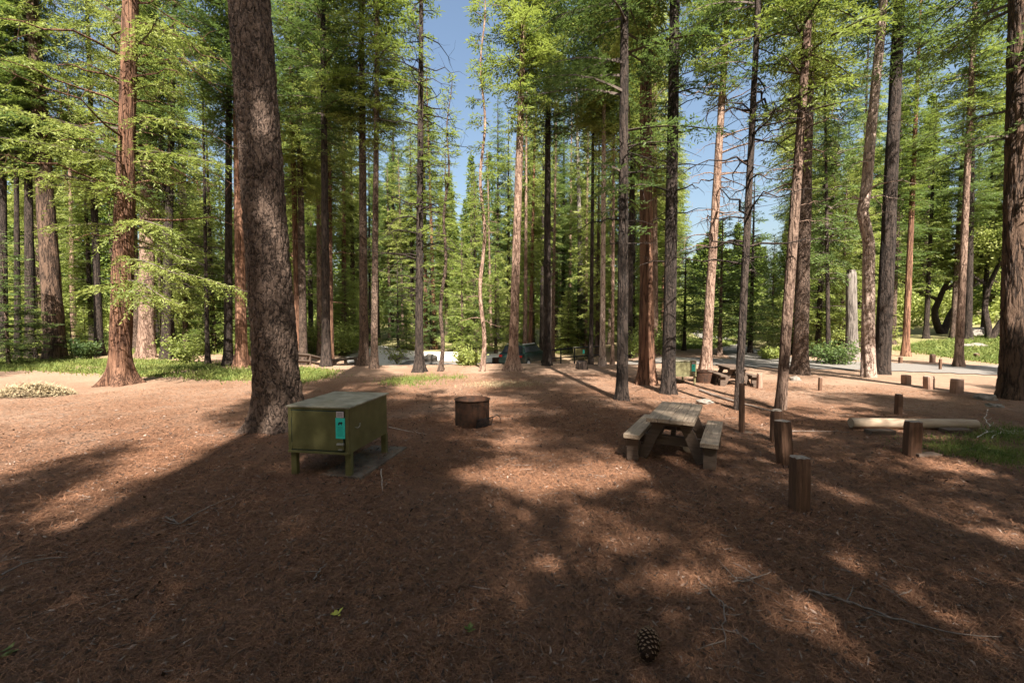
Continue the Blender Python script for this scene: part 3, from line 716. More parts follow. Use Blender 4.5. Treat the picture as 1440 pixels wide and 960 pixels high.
# trees behind the viewpoint, they throw the shade on the clearing
BG = 'tall conifers behind the viewpoint'
behind = [  # x, y, height, crown foot, spread, kind
 (-4.4,-9.5,20,7,1.2,'firB'), (-7.8,-10.2,21,6,1.2,'firA'), (-11.5,-9.5,21,7,1.2,'firB'), (-1.9,-8.8,20,6,1.0,'firA'), (.9,-8.8,18.5,6,.9,'gappy'), (.7,-6.4,24,14.5,.85,'gappy'),  
 (4.1,-4.6,33,15.5,1.0,'firB'), (2.6,-9.2,16.3,4.5,1.0,'firA'), (5.0,-9.6,15.0,4.5,1.25,'firA'), (-2.6,-8,36,22,1.1,'gappy'),
 (1.5,-10.5,22,6,1.15,'gappy'), (3.3,-7.4,12,4,.9,'firA'),
 (6.6,-6.5,22,8,1.1,'gappy'), (9.3,-4.5,20,7,1.1,'gappy'), (12.6,-6,24,8,1.1,'gappy'),
 (.2,-14,34,17,1.2,'firB'), (5.6,-13,34,15,1.2,'gappy'), (-16,-9,20,7,1.3,'firA'),
 (12.6,1.0,14,6,1.25,'firB'), (15.6,1.6,14,6,1.3,'firB'), (18.5,3,14,6,1.3,'firB'), (10.6,.6,12,6,.9,'gappy')]
rb = random.Random(8)
for k in range(46):     # unseen rest of the wood around the viewpoint, added to block sky light
    if k < 26: x, y, H = rb.uniform(-26, 26), rb.uniform(-34, -15), 0
    elif k < 36: x, y, H = rb.uniform(-34, -20), rb.uniform(-14, 8), 0
    else: x, y, H = rb.uniform(21, 36), rb.uniform(-14, 8), 0
    H = rb.uniform(17, 21) if k < 26 and y > -24 else rb.uniform(22, 27)
    behind.append((x, y, H, 4, rb.uniform(1.3, 1.7), rb.choice(['firB', 'firA', 'cedB'])))
for i, (x, y, H, cb, cs, k) in enumerate(behind):
    tree('conifer_tree', (x, y, float(hz(x, y))), .98 if (x, y) == (4.1, -4.6) else .7, H, 'fir', 'tall conifer standing out of view behind the viewpoint, shading the clearing', crown=k, cb=cb, cs=cs, group=BG, seed=300+i, nz=30, seg=14)

# ------------------------------------------------------------------ undergrowth
grass_patch('grass_strip', [(-260,507),(0,506),(140,505),(300,512),(345,517),(415,518),(470,522),(460,532),(415,540),(300,534),(200,530),(60,522),(-260,524)], 60000, .16, .035, 'bright low green plants along the left edge of the clearing', .75, 1)
grass_patch('grass_tuft_patch', [(545,535),(600,527),(640,526),(655,531),(630,538),(590,543),(535,541)], 4500, .13, .02, 'small green grass patch at the foot of the straight dark trunk', .5, 2)
grass_patch('dry_grass_patch', [(640,540),(700,537),(760,537),(750,542),(700,545),(650,544)], 4000, .07, .012, 'yellowish thin grass before the pale flared trunk', .2, 3, mat=M['fern'])
grass_patch('grass_bank', [(1300,630),(1360,615),(1440,600),(1540,596),(1560,640),(1440,660),(1380,645)], 22000, .09, .010, 'green grass beside the lying log at the right edge', .4, 4)
grass_patch('far_grass', [(1255,492),(1300,482),(1460,466),(1520,466),(1480,512),(1420,513),(1370,507),(1300,497)], 60000, .22, .06, 'sunlit grass rising beyond the road on the right', 1.0, 5)
grass_patch('roadside_grass', [(930,492),(1000,490),(1040,482),(960,478),(880,480)], 16000, .3, .08, 'bright grass on the far side of the road in the middle', 1.2, 6)
grass_patch('meadow_grass', None, 50000, .35, .07, 'light green undergrowth under the wood left of the gravel', .8, 7, pts=[(-38,30),(-14,29),(-14,46),(-18,60),(-45,60),(-50,36)])

def shrub(xb, yb, w, h, label, kind='bush', seed=0, n=1500, ls=.16):
    g = G(xb, yb); rng = np.random.default_rng(seed)
    o = empty('shrub', g); tag(o, label, 'shrub')
    st = MB(); lf = []
    for k in range(22):
        a = rng.uniform(0, 6.28); l = rng.uniform(.5, 1); t = np.linspace(0, 1, 6)
        pts = np.stack([np.cos(a)*w*.5*l*t**1.3, np.sin(a)*w*.5*l*t**1.3, h*l*t*(1.15-.25*t)], 1); pts[1:] += rng.normal(0, .04*w, (5, 3))
        st.tube(pts, np.linspace(.014, .004, 6), 4)
        m = n//22; q = rng.integers(2, 6, m); P = pts[q]+rng.normal(0, .11*w, (m, 3)); P[:, 2] = np.abs(P[:, 2])
        D = rng.normal(0, 1, (m, 3)); D[:, 2] += .3; D /= np.linalg.norm(D, axis=1)[:, None]; W = np.cross(D, rng.normal(0, 1, (m, 3))); W /= np.linalg.norm(W, axis=1)[:, None]
        lf.append(np.stack([P, P+D*ls*.5-W*ls*.25, P+D*ls, P+D*ls*.5+W*ls*.25], 1))
    st.build('stems', LIMB, o)
    A = np.concatenate(lf).reshape(-1, 3); c = MB(); c.add(A, np.arange(len(A)).reshape(-1, 4)); c.build('foliage', LEAF[kind], o)
shrub(122,506,1.2,1.1,'small dark green shrub right of the thick leaning trunk','dark',1)
shrub(262,512,2.0,1.5,'rounded green shrub between the cedar and the thin lone trunk','bush',2)
shrub(345,500,2.4,1.6,'bushy shrub showing left of the giant foreground trunk','bush',3)
shrub(437,498,2.6,3.0,'light green tall shrub left of the black straight trunk','bush',4)
shrub(478,500,3.2,2.6,'light green broad shrub above the rail fence','bush',5, 2600)
shrub(497,490,2.4,3.2,'light green tall shrub beside the close pair of trunks','bush',6, 2200)
shrub(558,512,2.0,1.5,'twiggy dry green shrub right of the close pair of trunks','bush',7, 350)
shrub(660,513,1.6,.7,'low green shrub left of the pale footed thin trunk','bush',8)
shrub(958,478,6,4.5,'large sunny yellow green shrub across the road behind the dark trunks','bush',9,5000,.22)
shrub(1010,482,4,3,'yellow green shrub across the road right of the leaning trunk','bush',10,3000,.2)
shrub(815,489,2.6,2.0,'yellow green shrub behind the black railing','bush',11,1500)
shrub(740,484,3,2,'yellow green shrub just behind the parked car','bush',12,1500)
shrub(1085,505,1.2,.6,'small green shrub in the road fork','bush',13)
shrub(1175,512,2.2,1.0,'dark low shrub at the foot of the broken snag','dark',14)
shrub(1105,497,3,2.2,'green shrub left of the two toned trunk across the road','bush',15)
shrub(1145,499,3,2.4,'green shrub right of the two toned trunk across the road','bush',16)
shrub(925,500,2.6,2.2,'green shrub behind the red cedar at the road edge','cedar',17)
shrub(890,503,2.6,2.2,'green shrub between the black trunk and the red cedar','cedar',18)

# dead fern heap
g = G(47, 556); o = MB(); rng = np.random.default_rng(9)
for k in range(2600):
    a = rng.uniform(0, 6.28); r = rng.uniform(0, 1)**.6; c = np.array([r*1.15*math.cos(a), r*.55*math.sin(a), .02+.34*(1-r*r)*rng.uniform(.3, 1)])
    d = rng.normal(0, 1, 3); d[2] = abs(d[2])*.45; d /= np.linalg.norm(d); l = rng.uniform(.08, .30); s_ = np.cross(d, [0, 0, 1.])*.009
    e = c+d*l*.6; f = c+d*l+np.array([0, 0, -.12*l]); f[2] = max(f[2], .01)
    o.add([c-s_, c+s_, e+s_*1.4, e-s_*1.4, f], [[0, 1, 2, 3]]); o.F.append((np.array([[3, 2, 4]])+o.n-5, 0))
tag(o.build('dead_brush_heap', M['fern'], loc=g), 'heap of dry straw yellow fern at the left edge of the clearing', 'brush heap')

# ------------------------------------------------------------------ helpers for small things
def bx(name, c, d, mat, parent, rot=None, bevel=.004, **k):
    return MB().box(c, d, rot, **k).build(name, mat, parent, bevel=bevel)
def rotz(a): return Matrix.Rotation(a, 3, 'Z')

# ------------------------------------------------------------------ food locker
def locker(loc, rz, paint, top, label, W=.96, D=1.25, leg=.36, H=1.05, detail=True, scale=1):
    """local x to the right along the door, y away from the viewer, origin at the front left foot"""
    t = empty('food_locker', loc, rz); tag(t, label, 'food locker')
    z0 = leg; hb = H-leg-.025; s_ = .004
    b = MB()
    b.box((W/2, D/2+.012, z0+hb/2), (W-.01, D-.03, hb))
    # frame round the door opening
    for x in (.025, W-.025): b.box((x, -.004, z0+hb/2), (.05, .03, hb-.004))
    b.box((W/2, -.002, z0+hb-.016), (W-.1, .026, .03)); b.box((W/2, -.010, z0+.012), (W+.004, .05, .034))
    b.build('body', paint, t, bevel=.004)
    gp_ = MB(); gp_.box((W/2-.012, -.009, z0+hb/2), (W-.128, .010, hb-.074)); gp_.build('door_gap', M['ink'], t)  # black strip paints the shade in the gap round the door
    d = MB(); d.box((W/2-.012, -.012, z0+hb/2), (W-.15, .016, hb-.095)); dr = d.build('door', paint, t, bevel=.003)
    for z in (z0+.10, z0+hb-.10):
        MB().tube([(.062, -.022, z-.045), (.062, -.022, z+.045)], .011, 8).build('hinge', paint, dr)
    bx('lid', (W/2, D/2, H-.012), (W+.05, D+.06, .024), top, t, bevel=.005)
    for x in (.045, W-.045):
        for y in (.035, D-.06):
            m = MB(); m.box((x, y, z0/2-.02), (.085, .012, z0+.04)); m.box((x+(.036 if x < W/2 else .036), y+.035, z0/2-.02), (.012, .07, z0+.04))
            m.build('leg', paint, t)
    # latch recess with a pale guard
    la = MB(); la.box((W-.115, -.03, z0+.115), (.10, .03, .10)); la = la.build('latch', paint, t, bevel=.006)
    bx('latch_guard', (W-.115, -.050, z0+.155), (.105, .035, .028), M['steel'], la)
    bx('latch_lip', (W-.115, -.049, z0+.075), (.06, .02, .014), M['steel'], la)
    # notices
    st = MB(); st.box((W-.125, -.0235, z0+hb-.285), (.145, .003, .30)); st = st.build('notice', M['teal'], t); st['label'] = 'teal sticker with a dark animal pictogram'
    if detail:
        a = MB(); cx = W-.125; cz = z0+hb-.215; q = [(-.035,-.018),(-.028,.010),(-.012,.024),(.012,.020),(.024,.028),(.034,.020),(.040,.004),(.028,-.002),(.026,-.024),(.016,-.024),(.014,-.008),(-.010,-.008),(-.014,-.026),(-.024,-.026)]
        a.add([(cx+x, -.0262, cz+z) for x, z in q]+[(cx+x, -.0252, cz+z) for x, z in q], [list(range(14))])
        a.build('pictogram', M['ink'], st)
        a = MB()
        for k in range(9): a.box((cx+(k % 3-1)*.006, -.0258, z0+hb-.262-k*.017), (.10-.02*(k % 2), .0012, .006))
        a.build('printed_lines', M['tealink'], st)
        a = MB(); a.box((cx-.002, -.0235, z0+hb-.085), (.115, .003, .085)); pl = a.build('notice', M['paper'], t); pl['label'] = 'small pale pinkish label above the teal sticker'
        a = MB()
        for k in range(4): a.box((cx-.002, -.0258, z0+hb-.062-k*.016), (.085, .0012, .005))
        a.build('printed_lines', M['ink'], pl)
        # chain clip on the side
        MB().tube([(W+.004, .16, H-.33), (W+.02, .20, H-.35), (W+.018, .27, H-.34), (W+.004, .31, H-.30)], .006, 6).build('side_clip', M['steel'], t)
    return t
a = G(408, 668); b = G(491, 675); rz = math.atan2(b.y-a.y, b.x-a.x)+R_(3)
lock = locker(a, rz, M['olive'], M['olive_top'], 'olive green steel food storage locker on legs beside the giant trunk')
# concrete pad under it
pad = MB(); pad.box((.80, .84, -.015), (.66, 1.62, .09), jit=.012)
po = pad.build('concrete_pad', plain('needle_stained_concrete', (.055,.040,.031), (.15,.125,.10), 5, .9, .004), bevel=.012, loc=a); po.rotation_euler.z = rz-R_(1); po.location.z = -.003
tag(po, 'cracked flat concrete pad under the olive food locker', 'slab')
locker(G(946, 541), R_(2), M['yellow'], M['olive_top'], 'sunlit yellowish food locker far behind the picnic table, beside the dark trunk', W=.96).scale = (.88, .88, .82)
locker(G(806, 507), R_(-20), M['olive'], M['olive_top'], 'dull green food locker standing before the black railing', detail=False)

# ------------------------------------------------------------------ picnic table
def picnic(loc, rz, label, L=1.7, wood=None, bd=None):
    wood = wood or M['wood']; bd = bd or M['wood_dark']
    t = empty('picnic_table', loc, rz); tag(t, label, 'picnic table'); rr = random.Random(3)
    n = 4; pw = .182
    tt = MB()
    for k in range(n): tt.box(((k-(n-1)/2)*(pw+.008), 0, .73+rr.uniform(-.003, .004)), (pw, L+rr.uniform(-.03, .03), .065), jit=.003, rng=rr)
    tt.build('tabletop', wood, t, bevel=.005)
    cl = MB()
    for y in (-L/2+.28, 0, L/2-.28): cl.box((0, y, .655), (.70, .10, .085))
    cl.build('cleats', M['wood_dark'], t, bevel=.004)
    for s in (-1, 1):
        bm = MB()
        bm.box((s*.605, 0, .43), (.27, L+.12, .07), jit=.004, rng=rr)
        bm.build('bench_seat', wood, t, bevel=.006)
    for y in (-L/2+.30, L/2-.30):
        for s in (-1, 1):
            lg = MB(); lg.beam((s*.20, y, .66), (s*.50, y, .0), .085, .17); lg.build('leg', M['wood_dark'], t, bevel=.004)
        br = MB(); br.box((0, y+.088, .34), (1.42, .085, .15)); br.build('bench_support', M['wood_dark'], t, bevel=.004)
    for s in (-1, 1):
        for q in (-1, 1):
            bl = MB(); bl.box((s*.61, q*(L/2-.12), .185), (.19, .12, .40), taper=1.05, jit=.006, rng=rr); bl.build('bench_block', bd, t, bevel=.008)
    for s in (-1, 1): MB().beam((0, s*.05, .67), (0, s*(L/2-.36), .34), .08, .05).build('brace', M['wood_dark'], t)
    return t
c = Vector((2.84, 7.55, 0)); ax = Vector((.463, .886, 0)); picnic(c, math.atan2(ax.y, ax.x)-math.pi/2, 'weathered wooden picnic table with two attached benches in the middle of the clearing').scale = (.95, .95, .97)
# extra front timbers and sawn log foot seen by the right bench
g = G(970, 637); o = MB(); o.tube([g+Vector((-.02, 0, .10)), g+Vector((.12, .34, .10))], .10, 14)
tag(o.build('log_block', M['log'], smooth=False), 'short round sawn log block under the right bench of the picnic table', 'log')

# ------------------------------------------------------------------ fire ring
def fire_ring(loc, label, r=.375, h=.50, grate=True, rz=0):
    t = empty('fire_ring', loc, rz); tag(t, label, 'fire ring')
    n = 48; m = MB(); a = np.arange(n)*2*math.pi/n
    prof = [(r, -.03), (r, h-.02), (r+.022, h-.015), (r+.022, h), (r-.010, h), (r-.010, -.03)]
    V = np.array([[(q[0]*math.cos(x), q[0]*math.sin(x), q[1]) for x in a] for q in prof]).reshape(-1, 3)
    i = np.arange(5)[:, None]*n; j = np.arange(n)[None, :]; j2 = (j+1) % n
    m.add(V, np.stack([i+j, i+j2, i+n+j2, i+n+j], -1).reshape(-1, 4)); m.build('steel_ring', M['rust'], t, smooth=False)
    ash = MB(); ash.tube([(0, 0, -.02), (0, 0, .06)], r-.02, 32); ash.build('ash_bed', M['concrete'], t)
    if grate:
        p = MB(); th = R_(-42)
        c = Vector((math.cos(th), math.sin(th), 0)); s = Vector((-math.sin(th), math.cos(th), 0))
        q = lambda u, v, z: c*(r+.03+v)+s*u+Vector((0, 0, z))
        for k in range(6): p.tube([q(-.28, .005+.012*k, .05+.03*k), q(.18, .005+.012*k, .05+.03*k)], .007, 6)
        p.tube([q(-.28, 0, .04), q(-.28, .07, .22), q(.18, .07, .22), q(.18, 0, .04), q(-.28, 0, .04)], .009, 6)
        gr = p.build('grate', M['black'], t)
        h_ = MB(); h_.tube([q(.18, .05, .20), q(.26, .09, .245), q(.34, .10, .20), q(.38, .10, .12), q(.37, .10, .05)], .009, 6)
        h_.build('grate_handle', M['black'], gr)
        st = MB(); st.box(c*(r+.012)+s*.02+Vector((0, 0, .16)), (.012, .05, .36), rotz(th)); st.build('bracket', M['rust'], t)
    return t
g = G(662, 603); g.y += .375
fire_ring(g, 'rusty round steel fire ring with a folded grate, in the middle of the clearing', h=.58, rz=R_(0))
g = G(699, 511); fire_ring(g, 'small dark fire ring beyond the clearing, left of the pale flared trunk', h=.42, grate=False)
g = G(991, 537); fire_ring(g, 'dark fire ring right of the far yellowish food locker', r=.40, h=.42, grate=False)

# ------------------------------------------------------------------ wooden posts
def post(xb, yb, h, wd, label, lean=(0, 0), name='wooden_post', rz=.15, seed=0, top='flat', dp=None, wood='post'):
    g = G(xb, yb); t = empty(name, g, rz); tag(t, label, 'post', 'wooden barrier posts round the site')
    rr = random.Random(seed); m = MB(); n = 20; k = 9; V = []
    dp = dp or wd*.86
    for i in range(k):
        u = i/(k-1); z = -.1+(h+.1)*u
        for j in range(n):
            a = 2*math.pi*j/n; ca, sa = math.cos(a), math.sin(a); e = 9 if top != 'round' else 2.4
            q = (abs(ca)**e+abs(sa)**e)**(-1/e); jt = 1+rr.uniform(-.02, .02)
            if i == k-1: jt *= .93
            V.append((q*ca*wd/2*jt+lean[0]*z, q*sa*dp/2*jt+lean[1]*z, z+(rr.uniform(-.008, .008) if i == k-1 else 0)))
    F = [[i*n+j, i*n+(j+1) % n, (i+1)*n+(j+1) % n, (i+1)*n+j] for i in range(k-1) for j in range(n)]
    m.add(V, F); m.build('post_shaft', M[wood], t, smooth=False)
    tp = MB(); base = len(V)-n; P = [V[base+j] for j in range(n)]
    cx = sum(p[0] for p in P)/n; cy = sum(p[1] for p in P)/n; zt = h+(.03 if top == 'round' else .008)
    tp.add([(p[0], p[1], p[2]-.002) for p in P]+[(cx+(p[0]-cx)*.6, cy+(p[1]-cy)*.6, zt) for p in P], [[j, (j+1) % n, n+(j+1) % n, n+j] for j in range(n)])
    tp.add([(cx+(p[0]-cx)*.6, cy+(p[1]-cy)*.6, zt) for p in P], [list(range(n))])
    tp.build('sawn_top', M['posttop'], t); return t
post(1124,719,.66,.195,'nearest square wooden post with a frayed pale top', (-.02,0), seed=1, rz=.12)
post(1104,652,.70,.22,'leaning dark wooden post right behind the nearest post', (-.10,.02), seed=2, rz=.3)
post(1091,622,.60,.21,'round topped dark wooden post farthest of the near three, below the orange pink trunk', (0,0), seed=3, top='round')
post(1282,640,.58,.215,'wide dark wooden post standing in front of the lying log', (.01,0), seed=4, rz=-.1)
post(1274,541,.34,.25,'short sunlit post by the road, left of the row of three', (-.04,0), seed=5, wood='post_lit')
post(1306,547,.42,.26,'sunlit post by the road, middle of the row of three', (-.06,0), seed=6, wood='post_lit')
post(1345,553,.44,.28,'sunlit post by the road, right of the row of three', (0,0), seed=7, wood='post_lit')
post(1153,549,.42,.10,'thin dark stake in the shade left of the kinked pink trunk', (0,0), seed=8)
post(1266,511,.34,.16,'small dark post across the road by the slim reddish trunk', (0,0), seed=9)
post(1311,510,.44,.22,'reddish post across the road, left of the sunlit brown trunk', (0,0), seed=10, wood='post_lit')
post(1322,520,.50,.10,'thin dark stake at the road edge left of the sunlit brown trunk', (0,0), seed=11)
post(1373,505,.34,.24,'small dark post on the far grass right of the sunlit brown trunk', (0,0), seed=12)
post(1263,583,.50,.14,'dim brown post in deep shade behind the lying log', (0,0), seed=13)
post(1068,546,.50,.16,'pale sunlit post beside the far picnic table', (0,0), seed=14, wood='post_lit')
post(968,528,.50,.14,'short red brown post behind the far yellowish locker', (0,0), seed=15)
# pole by the slender trunk
g = G(1043, 609); t = empty('lantern_pole', g); tag(t, 'short slim brown pole on a flat foot beside the slender black trunk', 'pole')
m = MB(); m.tube([(0, 0, 0), (-.01, 0, .5), (-.02, 0, 1.02)], [.058, .055, .052], 10); m.build('pole_shaft', M['post'], t)
bx('foot_plate', (0.03, 0, .012), (.32, .16, .03), M['wood_dark'], t)

# ------------------------------------------------------------------ log barrier on the right
A = G(1196, 603); B = G(1372, 605); A.z = .13; B.z = .13
m = MB(); pts = [A.lerp(B, i/10) for i in range(11)]
m.tube(pts, [.10, .105, .105, .104, .106, .107, .106, .108, .107, .106, .10], 20)
t = m.build('lying_log', M['log'], smooth=True); tag(t, 'long peeled pale log lying on blocks behind the wide dark post', 'log')
for i, (xx, yy) in enumerate([(1243,612),(1350,610)]):
    g = G(xx, yy); o = MB(); o.box(g+Vector((0, .1, .03)), (.52, .2, .1), rotz(.05), jit=.01)
    tag(o.build('timber_block', M['wood_dark'], bevel=.01), ['dark timber block under the left half of the lying log', 'dark timber block under the shaded right end of the lying log'][i], 'timber')
g = G(1302, 641); o = MB(); o.box(g+Vector((0, 0, .025)), (.42, .16, .06), rotz(.06), jit=.012)
tag(o.build('timber_offcut', M['wood_dark'], bevel=.01), 'flat dark board lying at the foot of the wide dark post', 'board')

# far picnic table and benches, their shade painted in with dark timber
picnic(G(1047, 545)+Vector((0, .9, 0)), R_(-6), 'shade darkened picnic table far back between the slender black trunk and the orange pink trunk', L=1.6, wood=M['wood_dark']).scale = (.85, .85, .85)

# ------------------------------------------------------------------ rail fence (left) and black railing
def rail_fence(name, pa, pb, n, h, r, mat, label, rails=(.35, .85), sq=False, cat='fence'):
    A = Vector(pa); B = Vector(pb); t = empty(name, A); tag(t, label, cat)
    for i in range(n):
        q = A.lerp(B, i/(n-1)); z = float(hz(q.x, q.y)); m = MB(); d = q-A; d.z = z-A.z
        m.tube([d+Vector((0, 0, -.15)), d+Vector((0, 0, h))], r*1.25, 4 if sq else 9); m.build('fence_post', mat, t)
    for f in rails:
        pts = []
        for i in range(n):
            q = A.lerp(B, i/(n-1)); z = float(hz(q.x, q.y)); d = q-A; pts.append(Vector((d.x, d.y-.03, z-A.z+h*f+(.02*math.sin(i*2.1) if not sq else 0))))
        m = MB(); m.tube(pts, r, 4 if sq else 8); m.build('rail', mat, t)
rail_fence('rail_fence', G(414,513), G(513,512), 7, .62, .085, M['wood_dark'], 'low dark log rail fence behind the black straight trunk on the left', rails=(.35, .9))
rail_fence('metal_railing', Vector((2.05,25.3,0)), Vector((4.9,23.6,0)), 5, 1.0, .035, M['black'], 'black square railing beyond the clearing between the dark trunk and the pale mottled trunk', rails=(.5, .97), sq=True, cat='railing')
g = G(872, 513)
o = MB(); g = G(818, 519); o.box(g+Vector((0, 0, .17)), (.42, .42, .42), rotz(.3), jit=.05); tag(o.build('stump', BARK['dark'], bevel=.04), 'squat dark stump at the right end of the black railing', 'stump')

# ------------------------------------------------------------------ parked car
def car(loc, rz, label):
    t = empty('parked_car', loc, rz); tag(t, label, 'car')
    side = [(-2.2,.35),(-2.25,.75),(-2.15,.98),(-1.9,1.05),(2.0,.98),(2.2,.8),(2.25,.4)]
    def loft(P, w0, w1, zsplit=None):
        m = MB(); n = len(P)
        V = [(x, -w0/2 if z < .9 else -w1/2, z) for x, z in P]+[(x, w0/2 if z < .9 else w1/2, z) for x, z in P]
        m.add(V, [[i, (i+1) % n, n+(i+1) % n, n+i] for i in range(n)]); m.add(V[:n], [list(range(n))[::-1]]); m.add(V[n:], [list(range(n))]); return m
    loft(side, 1.8, 1.76).build('body', M['carpaint'], t, bevel=.06)
    cab = [(-2.0,1.0),(-1.75,1.52),(.35,1.56),(1.0,1.0)]
    m = MB(); V = [(x, s*(.84 if z < 1.1 else .68), z) for s in (-1, 1) for x, z in cab]
    m.add(V, [[0,1,5,4],[1,2,6,5],[2,3,7,6],[0,3,2,1],[4,5,6,7]]); m.build('cabin', M['carpaint'], t, bevel=.04)
    for s in (-1, 1):
        g_ = MB(); g_.add([(x, s*(.80 if z > 1.2 else .855)-(0 if z < 1.2 else s*.095), z) for x, z in [(-1.75,1.08),(-1.62,1.45),(.28,1.48),(.78,1.08)]], [[0,1,2,3]]); g_.build('side_window', M['glass'], t)
    g_ = MB(); g_.add([(1.02,-.74,1.05),(1.02,.74,1.05),(.42,.62,1.52),(.42,-.62,1.52)], [[0,1,2,3]]); g_.build('windscreen', M['glass'], t)
    g_ = MB(); g_.add([(-2.03,-.72,1.08),(-2.03,.72,1.08),(-1.84,.62,1.46),(-1.84,-.62,1.46)], [[3,2,1,0]]); g_.build('rear_window', M['glass'], t)
    for x in (-1.4, 1.4):
        for s in (-1, 1):
            wv = MB(); wv.tube([(x, s*.70, .33), (x, s*.92, .33)], .33, 20); wo_ = wv.build('wheel', M['tyre'], t)
            MB().tube([(x, s*.925, .33), (x, s*.935, .33)], .2, 12).build('rim', M['silver'], wo_)
    for s in (-1, 1):
        bx('tail_light', (-2.24, s*.75, .85), (.04, .22, .14), plain('red_lens', (.3,.01,.01), (.35,.01,.01), 3, .3, 0), t)
        bx('headlight', (2.2, s*.68, .78), (.06, .3, .13), M['silver'], t)
    for s in (-1, 1): MB().tube([(-1.6, s*.6, 1.60), (.2, s*.6, 1.62)], .025, 6).build('roof_rail', M['silver'], t)
car((.95, 31.0, float(hz(.95, 31.0))), R_(62), 'dark green car parked behind the pale flared trunk')

# ------------------------------------------------------------------ rocks
def rock(xb, yb, s, label, seed, mat='rock'):
    g = G(xb, yb); m = MB(); rr = random.Random(seed)
    import bmesh
    bm = bmesh.new(); bmesh.ops.create_icosphere(bm, subdivisions=3, radius=1)
    for v in bm.verts:
        n_ = noise.noise(v.co*1.3+Vector((seed*3.1, 0, 0)))*.45+noise.noise(v.co*4+Vector((seed, 5, 0)))*.12
        v.co *= 1+n_; v.co = Vector((v.co.x*s[0], v.co.y*s[1], v.co.z*s[2]+s[2]*.35))
    me = bpy.data.meshes.new('rock'); bm.to_mesh(me); bm.free(); me.materials.append(M[mat])
    o = bpy.data.objects.new('rock', me); col.objects.link(o); o.location = g; tag(o, label, 'rock')
rock(1118,535,(.20,.15,.12),'small pale rock on the sunny ground right of the orange pink trunk',1)
rock(1386,562,(.26,.2,.13),'dark rounded rock at the foot of the huge right hand trunk',2)
rock(1398,572,(.2,.14,.07),'flat small rock touching the huge right hand trunk',3)
rock(560,506,(.8,.5,.28),'large grey boulder left of the straight limbed trunk by the gravel',4)
rock(604,508,(.55,.5,.4),'grey boulder between the straight dark trunk and the thin crooked trunk',5)
rock(1378,471,(1.4,.8,.45),'pale boulder on the far grass beyond the sunlit brown trunk',6)
rock(1368,489,(1.1,.5,.25),'pale flat rock at the foot of the far dark trunk',7)
rock(990,567,(.22,.15,.08),'low brown clod in the sun right of the thick dark trunk',8)
rock(420,486,(.8,.6,.5),'pale rock far back left of the black straight trunk',9)

# ------------------------------------------------------------------ sticks
def stick(pts_px, r, label, mat='stick', name='fallen_stick', twigs=3, seed=0, cat='stick'):
    rng = np.random.default_rng(seed); P = [np.array(G(*p, z=.02)) for p in pts_px]
    pts = []
    for a, b in zip(P[:-1], P[1:]):
        for k in range(4): pts.append(a+(b-a)*k/4+np.append(rng.normal(0, .008, 2), rng.uniform(0, .012)))
    pts.append(P[-1]); m = MB(); m.tube(pts, np.linspace(r, r*.45, len(pts)), 6)
    for k in range(twigs):
        i = rng.integers(1, len(pts)-1); d = rng.normal(0, 1, 3); d[2] = .15; d /= np.linalg.norm(d)
        l = rng.uniform(.08, .28); m.tube([pts[i], pts[i]+d*l*.5+rng.normal(0, .01, 3), pts[i]+d*l], [r*.55, r*.4, r*.2], 5)
    return tag(m.build(name, M[mat], smooth=True), label, cat)
stick([(232,727),(252,737),(275,724),(300,710),(330,699)], .012, 'dark bent stick lying in the shade at the lower left', twigs=3, seed=1)
stick([(1136,830),(1190,845),(1240,863),(1300,882),(1358,893)], .010, 'long thin grey stick lying at the lower right', twigs=6, seed=2)
stick([(978,810),(1000,835),(1018,850),(1020,880),(1021,912)], .009, 'forked grey stick lying right of the pine cone', twigs=3, seed=3)
stick([(1020,852),(1033,858)], .010, 'stubby dark twig lying across the forked grey stick', twigs=0, seed=4)
stick([(1030,818),(1060,815),(1085,803)], .008, 'pale branched twig in the sunny patch at the lower right', twigs=7, seed=5)
stick([(1035,888),(1055,905),(1075,916)], .009, 'short dark stick just above the lower right edge', twigs=1, seed=6)
stick([(536,660),(538,690)], .006, 'thin pale twig by the concrete pad corner', 'palestick', twigs=0, seed=7)
stick([(548,600),(575,607),(600,610)], .006, 'thin pale twig on the ground right of the olive locker', 'palestick', twigs=1, seed=8)
stick([(1390,575),(1385,588),(1392,600),(1398,592)], .012, 'pale crooked twig left of the huge right hand trunk', 'palestick', twigs=2, seed=9)
stick([(985,549),(1010,558),(1050,569),(1085,578)], .05, 'trunk shadow built as a thin dark pole, from the thick dark trunk towards the round topped post', 'stick', twigs=0, seed=10, cat='pole', name='trunk_shadow_pole')  # dark pole laid in place of the leaning trunk's cast shadow
stick([(0,810),(40,790),(95,783)], .009, 'thin stick near the lower left edge', twigs=2, seed=11)
stick([(440,815),(452,800),(460,792)], .008, 'short twig below the olive locker in deep shade', twigs=1, seed=12)
stick([(1105,606),(1180,607),(1195,608)], .012, 'thin stick in the sun between the posts and the lying log', twigs=1, seed=14)
for i in range(5):
    rr = random.Random(i); x0 = 1375+i*10
    stick([(x0,612+rr.uniform(-4,4)),(x0+14,606),(x0+30,610),(x0+42,604+rr.uniform(0,6))], .011, ['leftmost','second','middle','fourth','rightmost'][i]+' bleached twig of the tangle on the right hand grass', 'palestick', twigs=4, seed=20+i)
for i in range(9):   # cast off boughs by the cedar
    pass

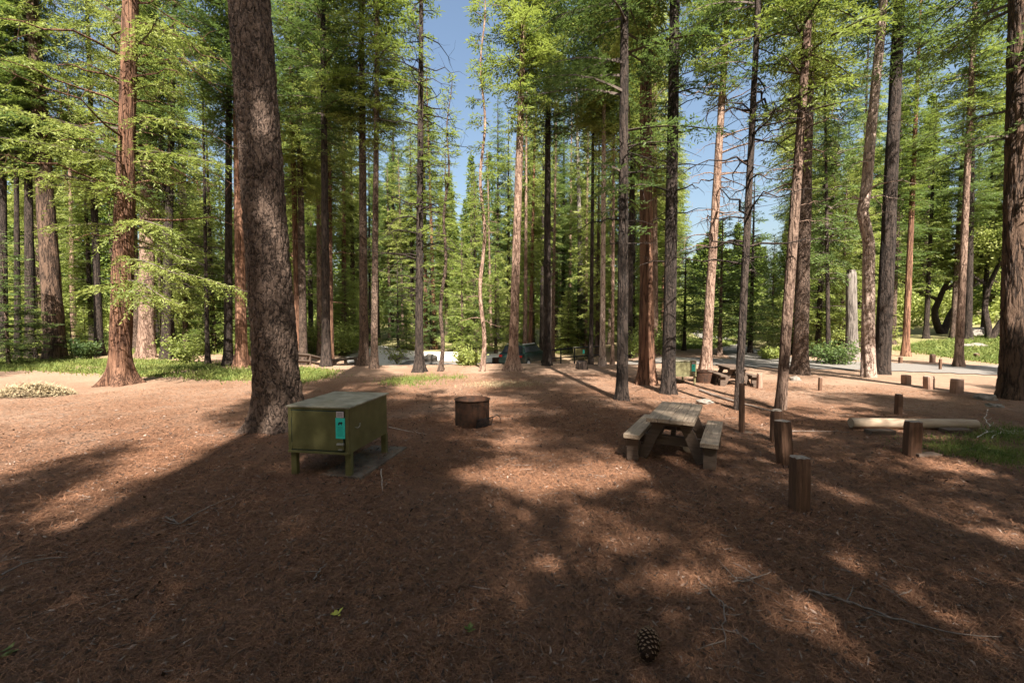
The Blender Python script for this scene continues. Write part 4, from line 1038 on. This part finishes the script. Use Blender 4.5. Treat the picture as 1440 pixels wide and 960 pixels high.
# ------------------------------------------------------------------ pine cone
g = G(911, 921); t = empty('pine_cone', (g.x, g.y, .075), R_(70)); t.scale = (1.15, 1.15, 1.15); tag(t, 'large brown pine cone lying at the bottom edge of the view', 'pine cone')
core = MB(); core.tube([(-.10, 0, 0), (-.05, 0, 0), (.05, 0, 0), (.10, 0, 0)], [.008, .016, .015, .006], 10); core.build('cone_core', M['cone'], t)
sc = MB()
for k in range(120):
    u = k/120; a = k*2.39996; x = -.105+.21*u; rr_ = .060*math.sin(math.pi*(.12+.80*u))**.7
    d = Vector((.45, math.cos(a), math.sin(a))).normalized(); e = Vector((0, -math.sin(a), math.cos(a)))
    b0 = Vector((x, math.cos(a)*.012, math.sin(a)*.012)); tip = b0+d*rr_; w_ = .013
    sc.add([b0-e*.004, b0+e*.004, tip+e*w_, tip+d*.006, tip-e*w_, tip-Vector((.004, 0, 0))], [[0,1,2,5],[0,5,4,0][:3]+[4]] if False else [[0,1,2,5],[1,0,4,5]]); sc.F.append((np.array([[2,3,4]])+sc.n-6, 1))
    q_ = tip+d*.006; sc.add([tip+e*w_*.8, q_, tip-e*w_*.8, tip-Vector((.010, 0, 0))], [[0,1,2,3]], 1)
sc.build('cone_scales', [plain('cone_scale_dark', (.02,.010,.006), (.05,.026,.016), 30, .8, 0), plain('cone_scale_tip', (.16,.095,.055), (.38,.25,.16), 30, .7, 0)], t)

# small green and yellow sprigs in the litter
def sprig(xb, yb, label, mat, s=.06, seed=0):
    g = G(xb, yb); m = MB(); rng = np.random.default_rng(seed)
    for k in range(9):
        a = rng.uniform(0, 6.28); d = np.array([math.cos(a), math.sin(a), .35]); w_ = np.array([-math.sin(a), math.cos(a), 0])*s*.22; b0 = np.array([0, 0, .012])+rng.normal(0, s*.25, 3)*[1, 1, 0]
        m.add([b0, b0+d*s*.5-w_, b0+d*s, b0+d*s*.5+w_], [[0,1,2,3]])
    tag(m.build('sprig', mat, loc=g), label, 'sprig')
sprig(473,866,'yellow leaf sprig on the shaded litter left of centre', plain('yellow_leaf', (.35,.33,.05), (.5,.45,.08), 9, .6, 0), .05, 1)
sprig(662,888,'small green seedling on the litter near the bottom middle', M['grass'], .05, 2)
sprig(6,922,'small green sprig at the lower left corner', M['grass'], .07, 3)
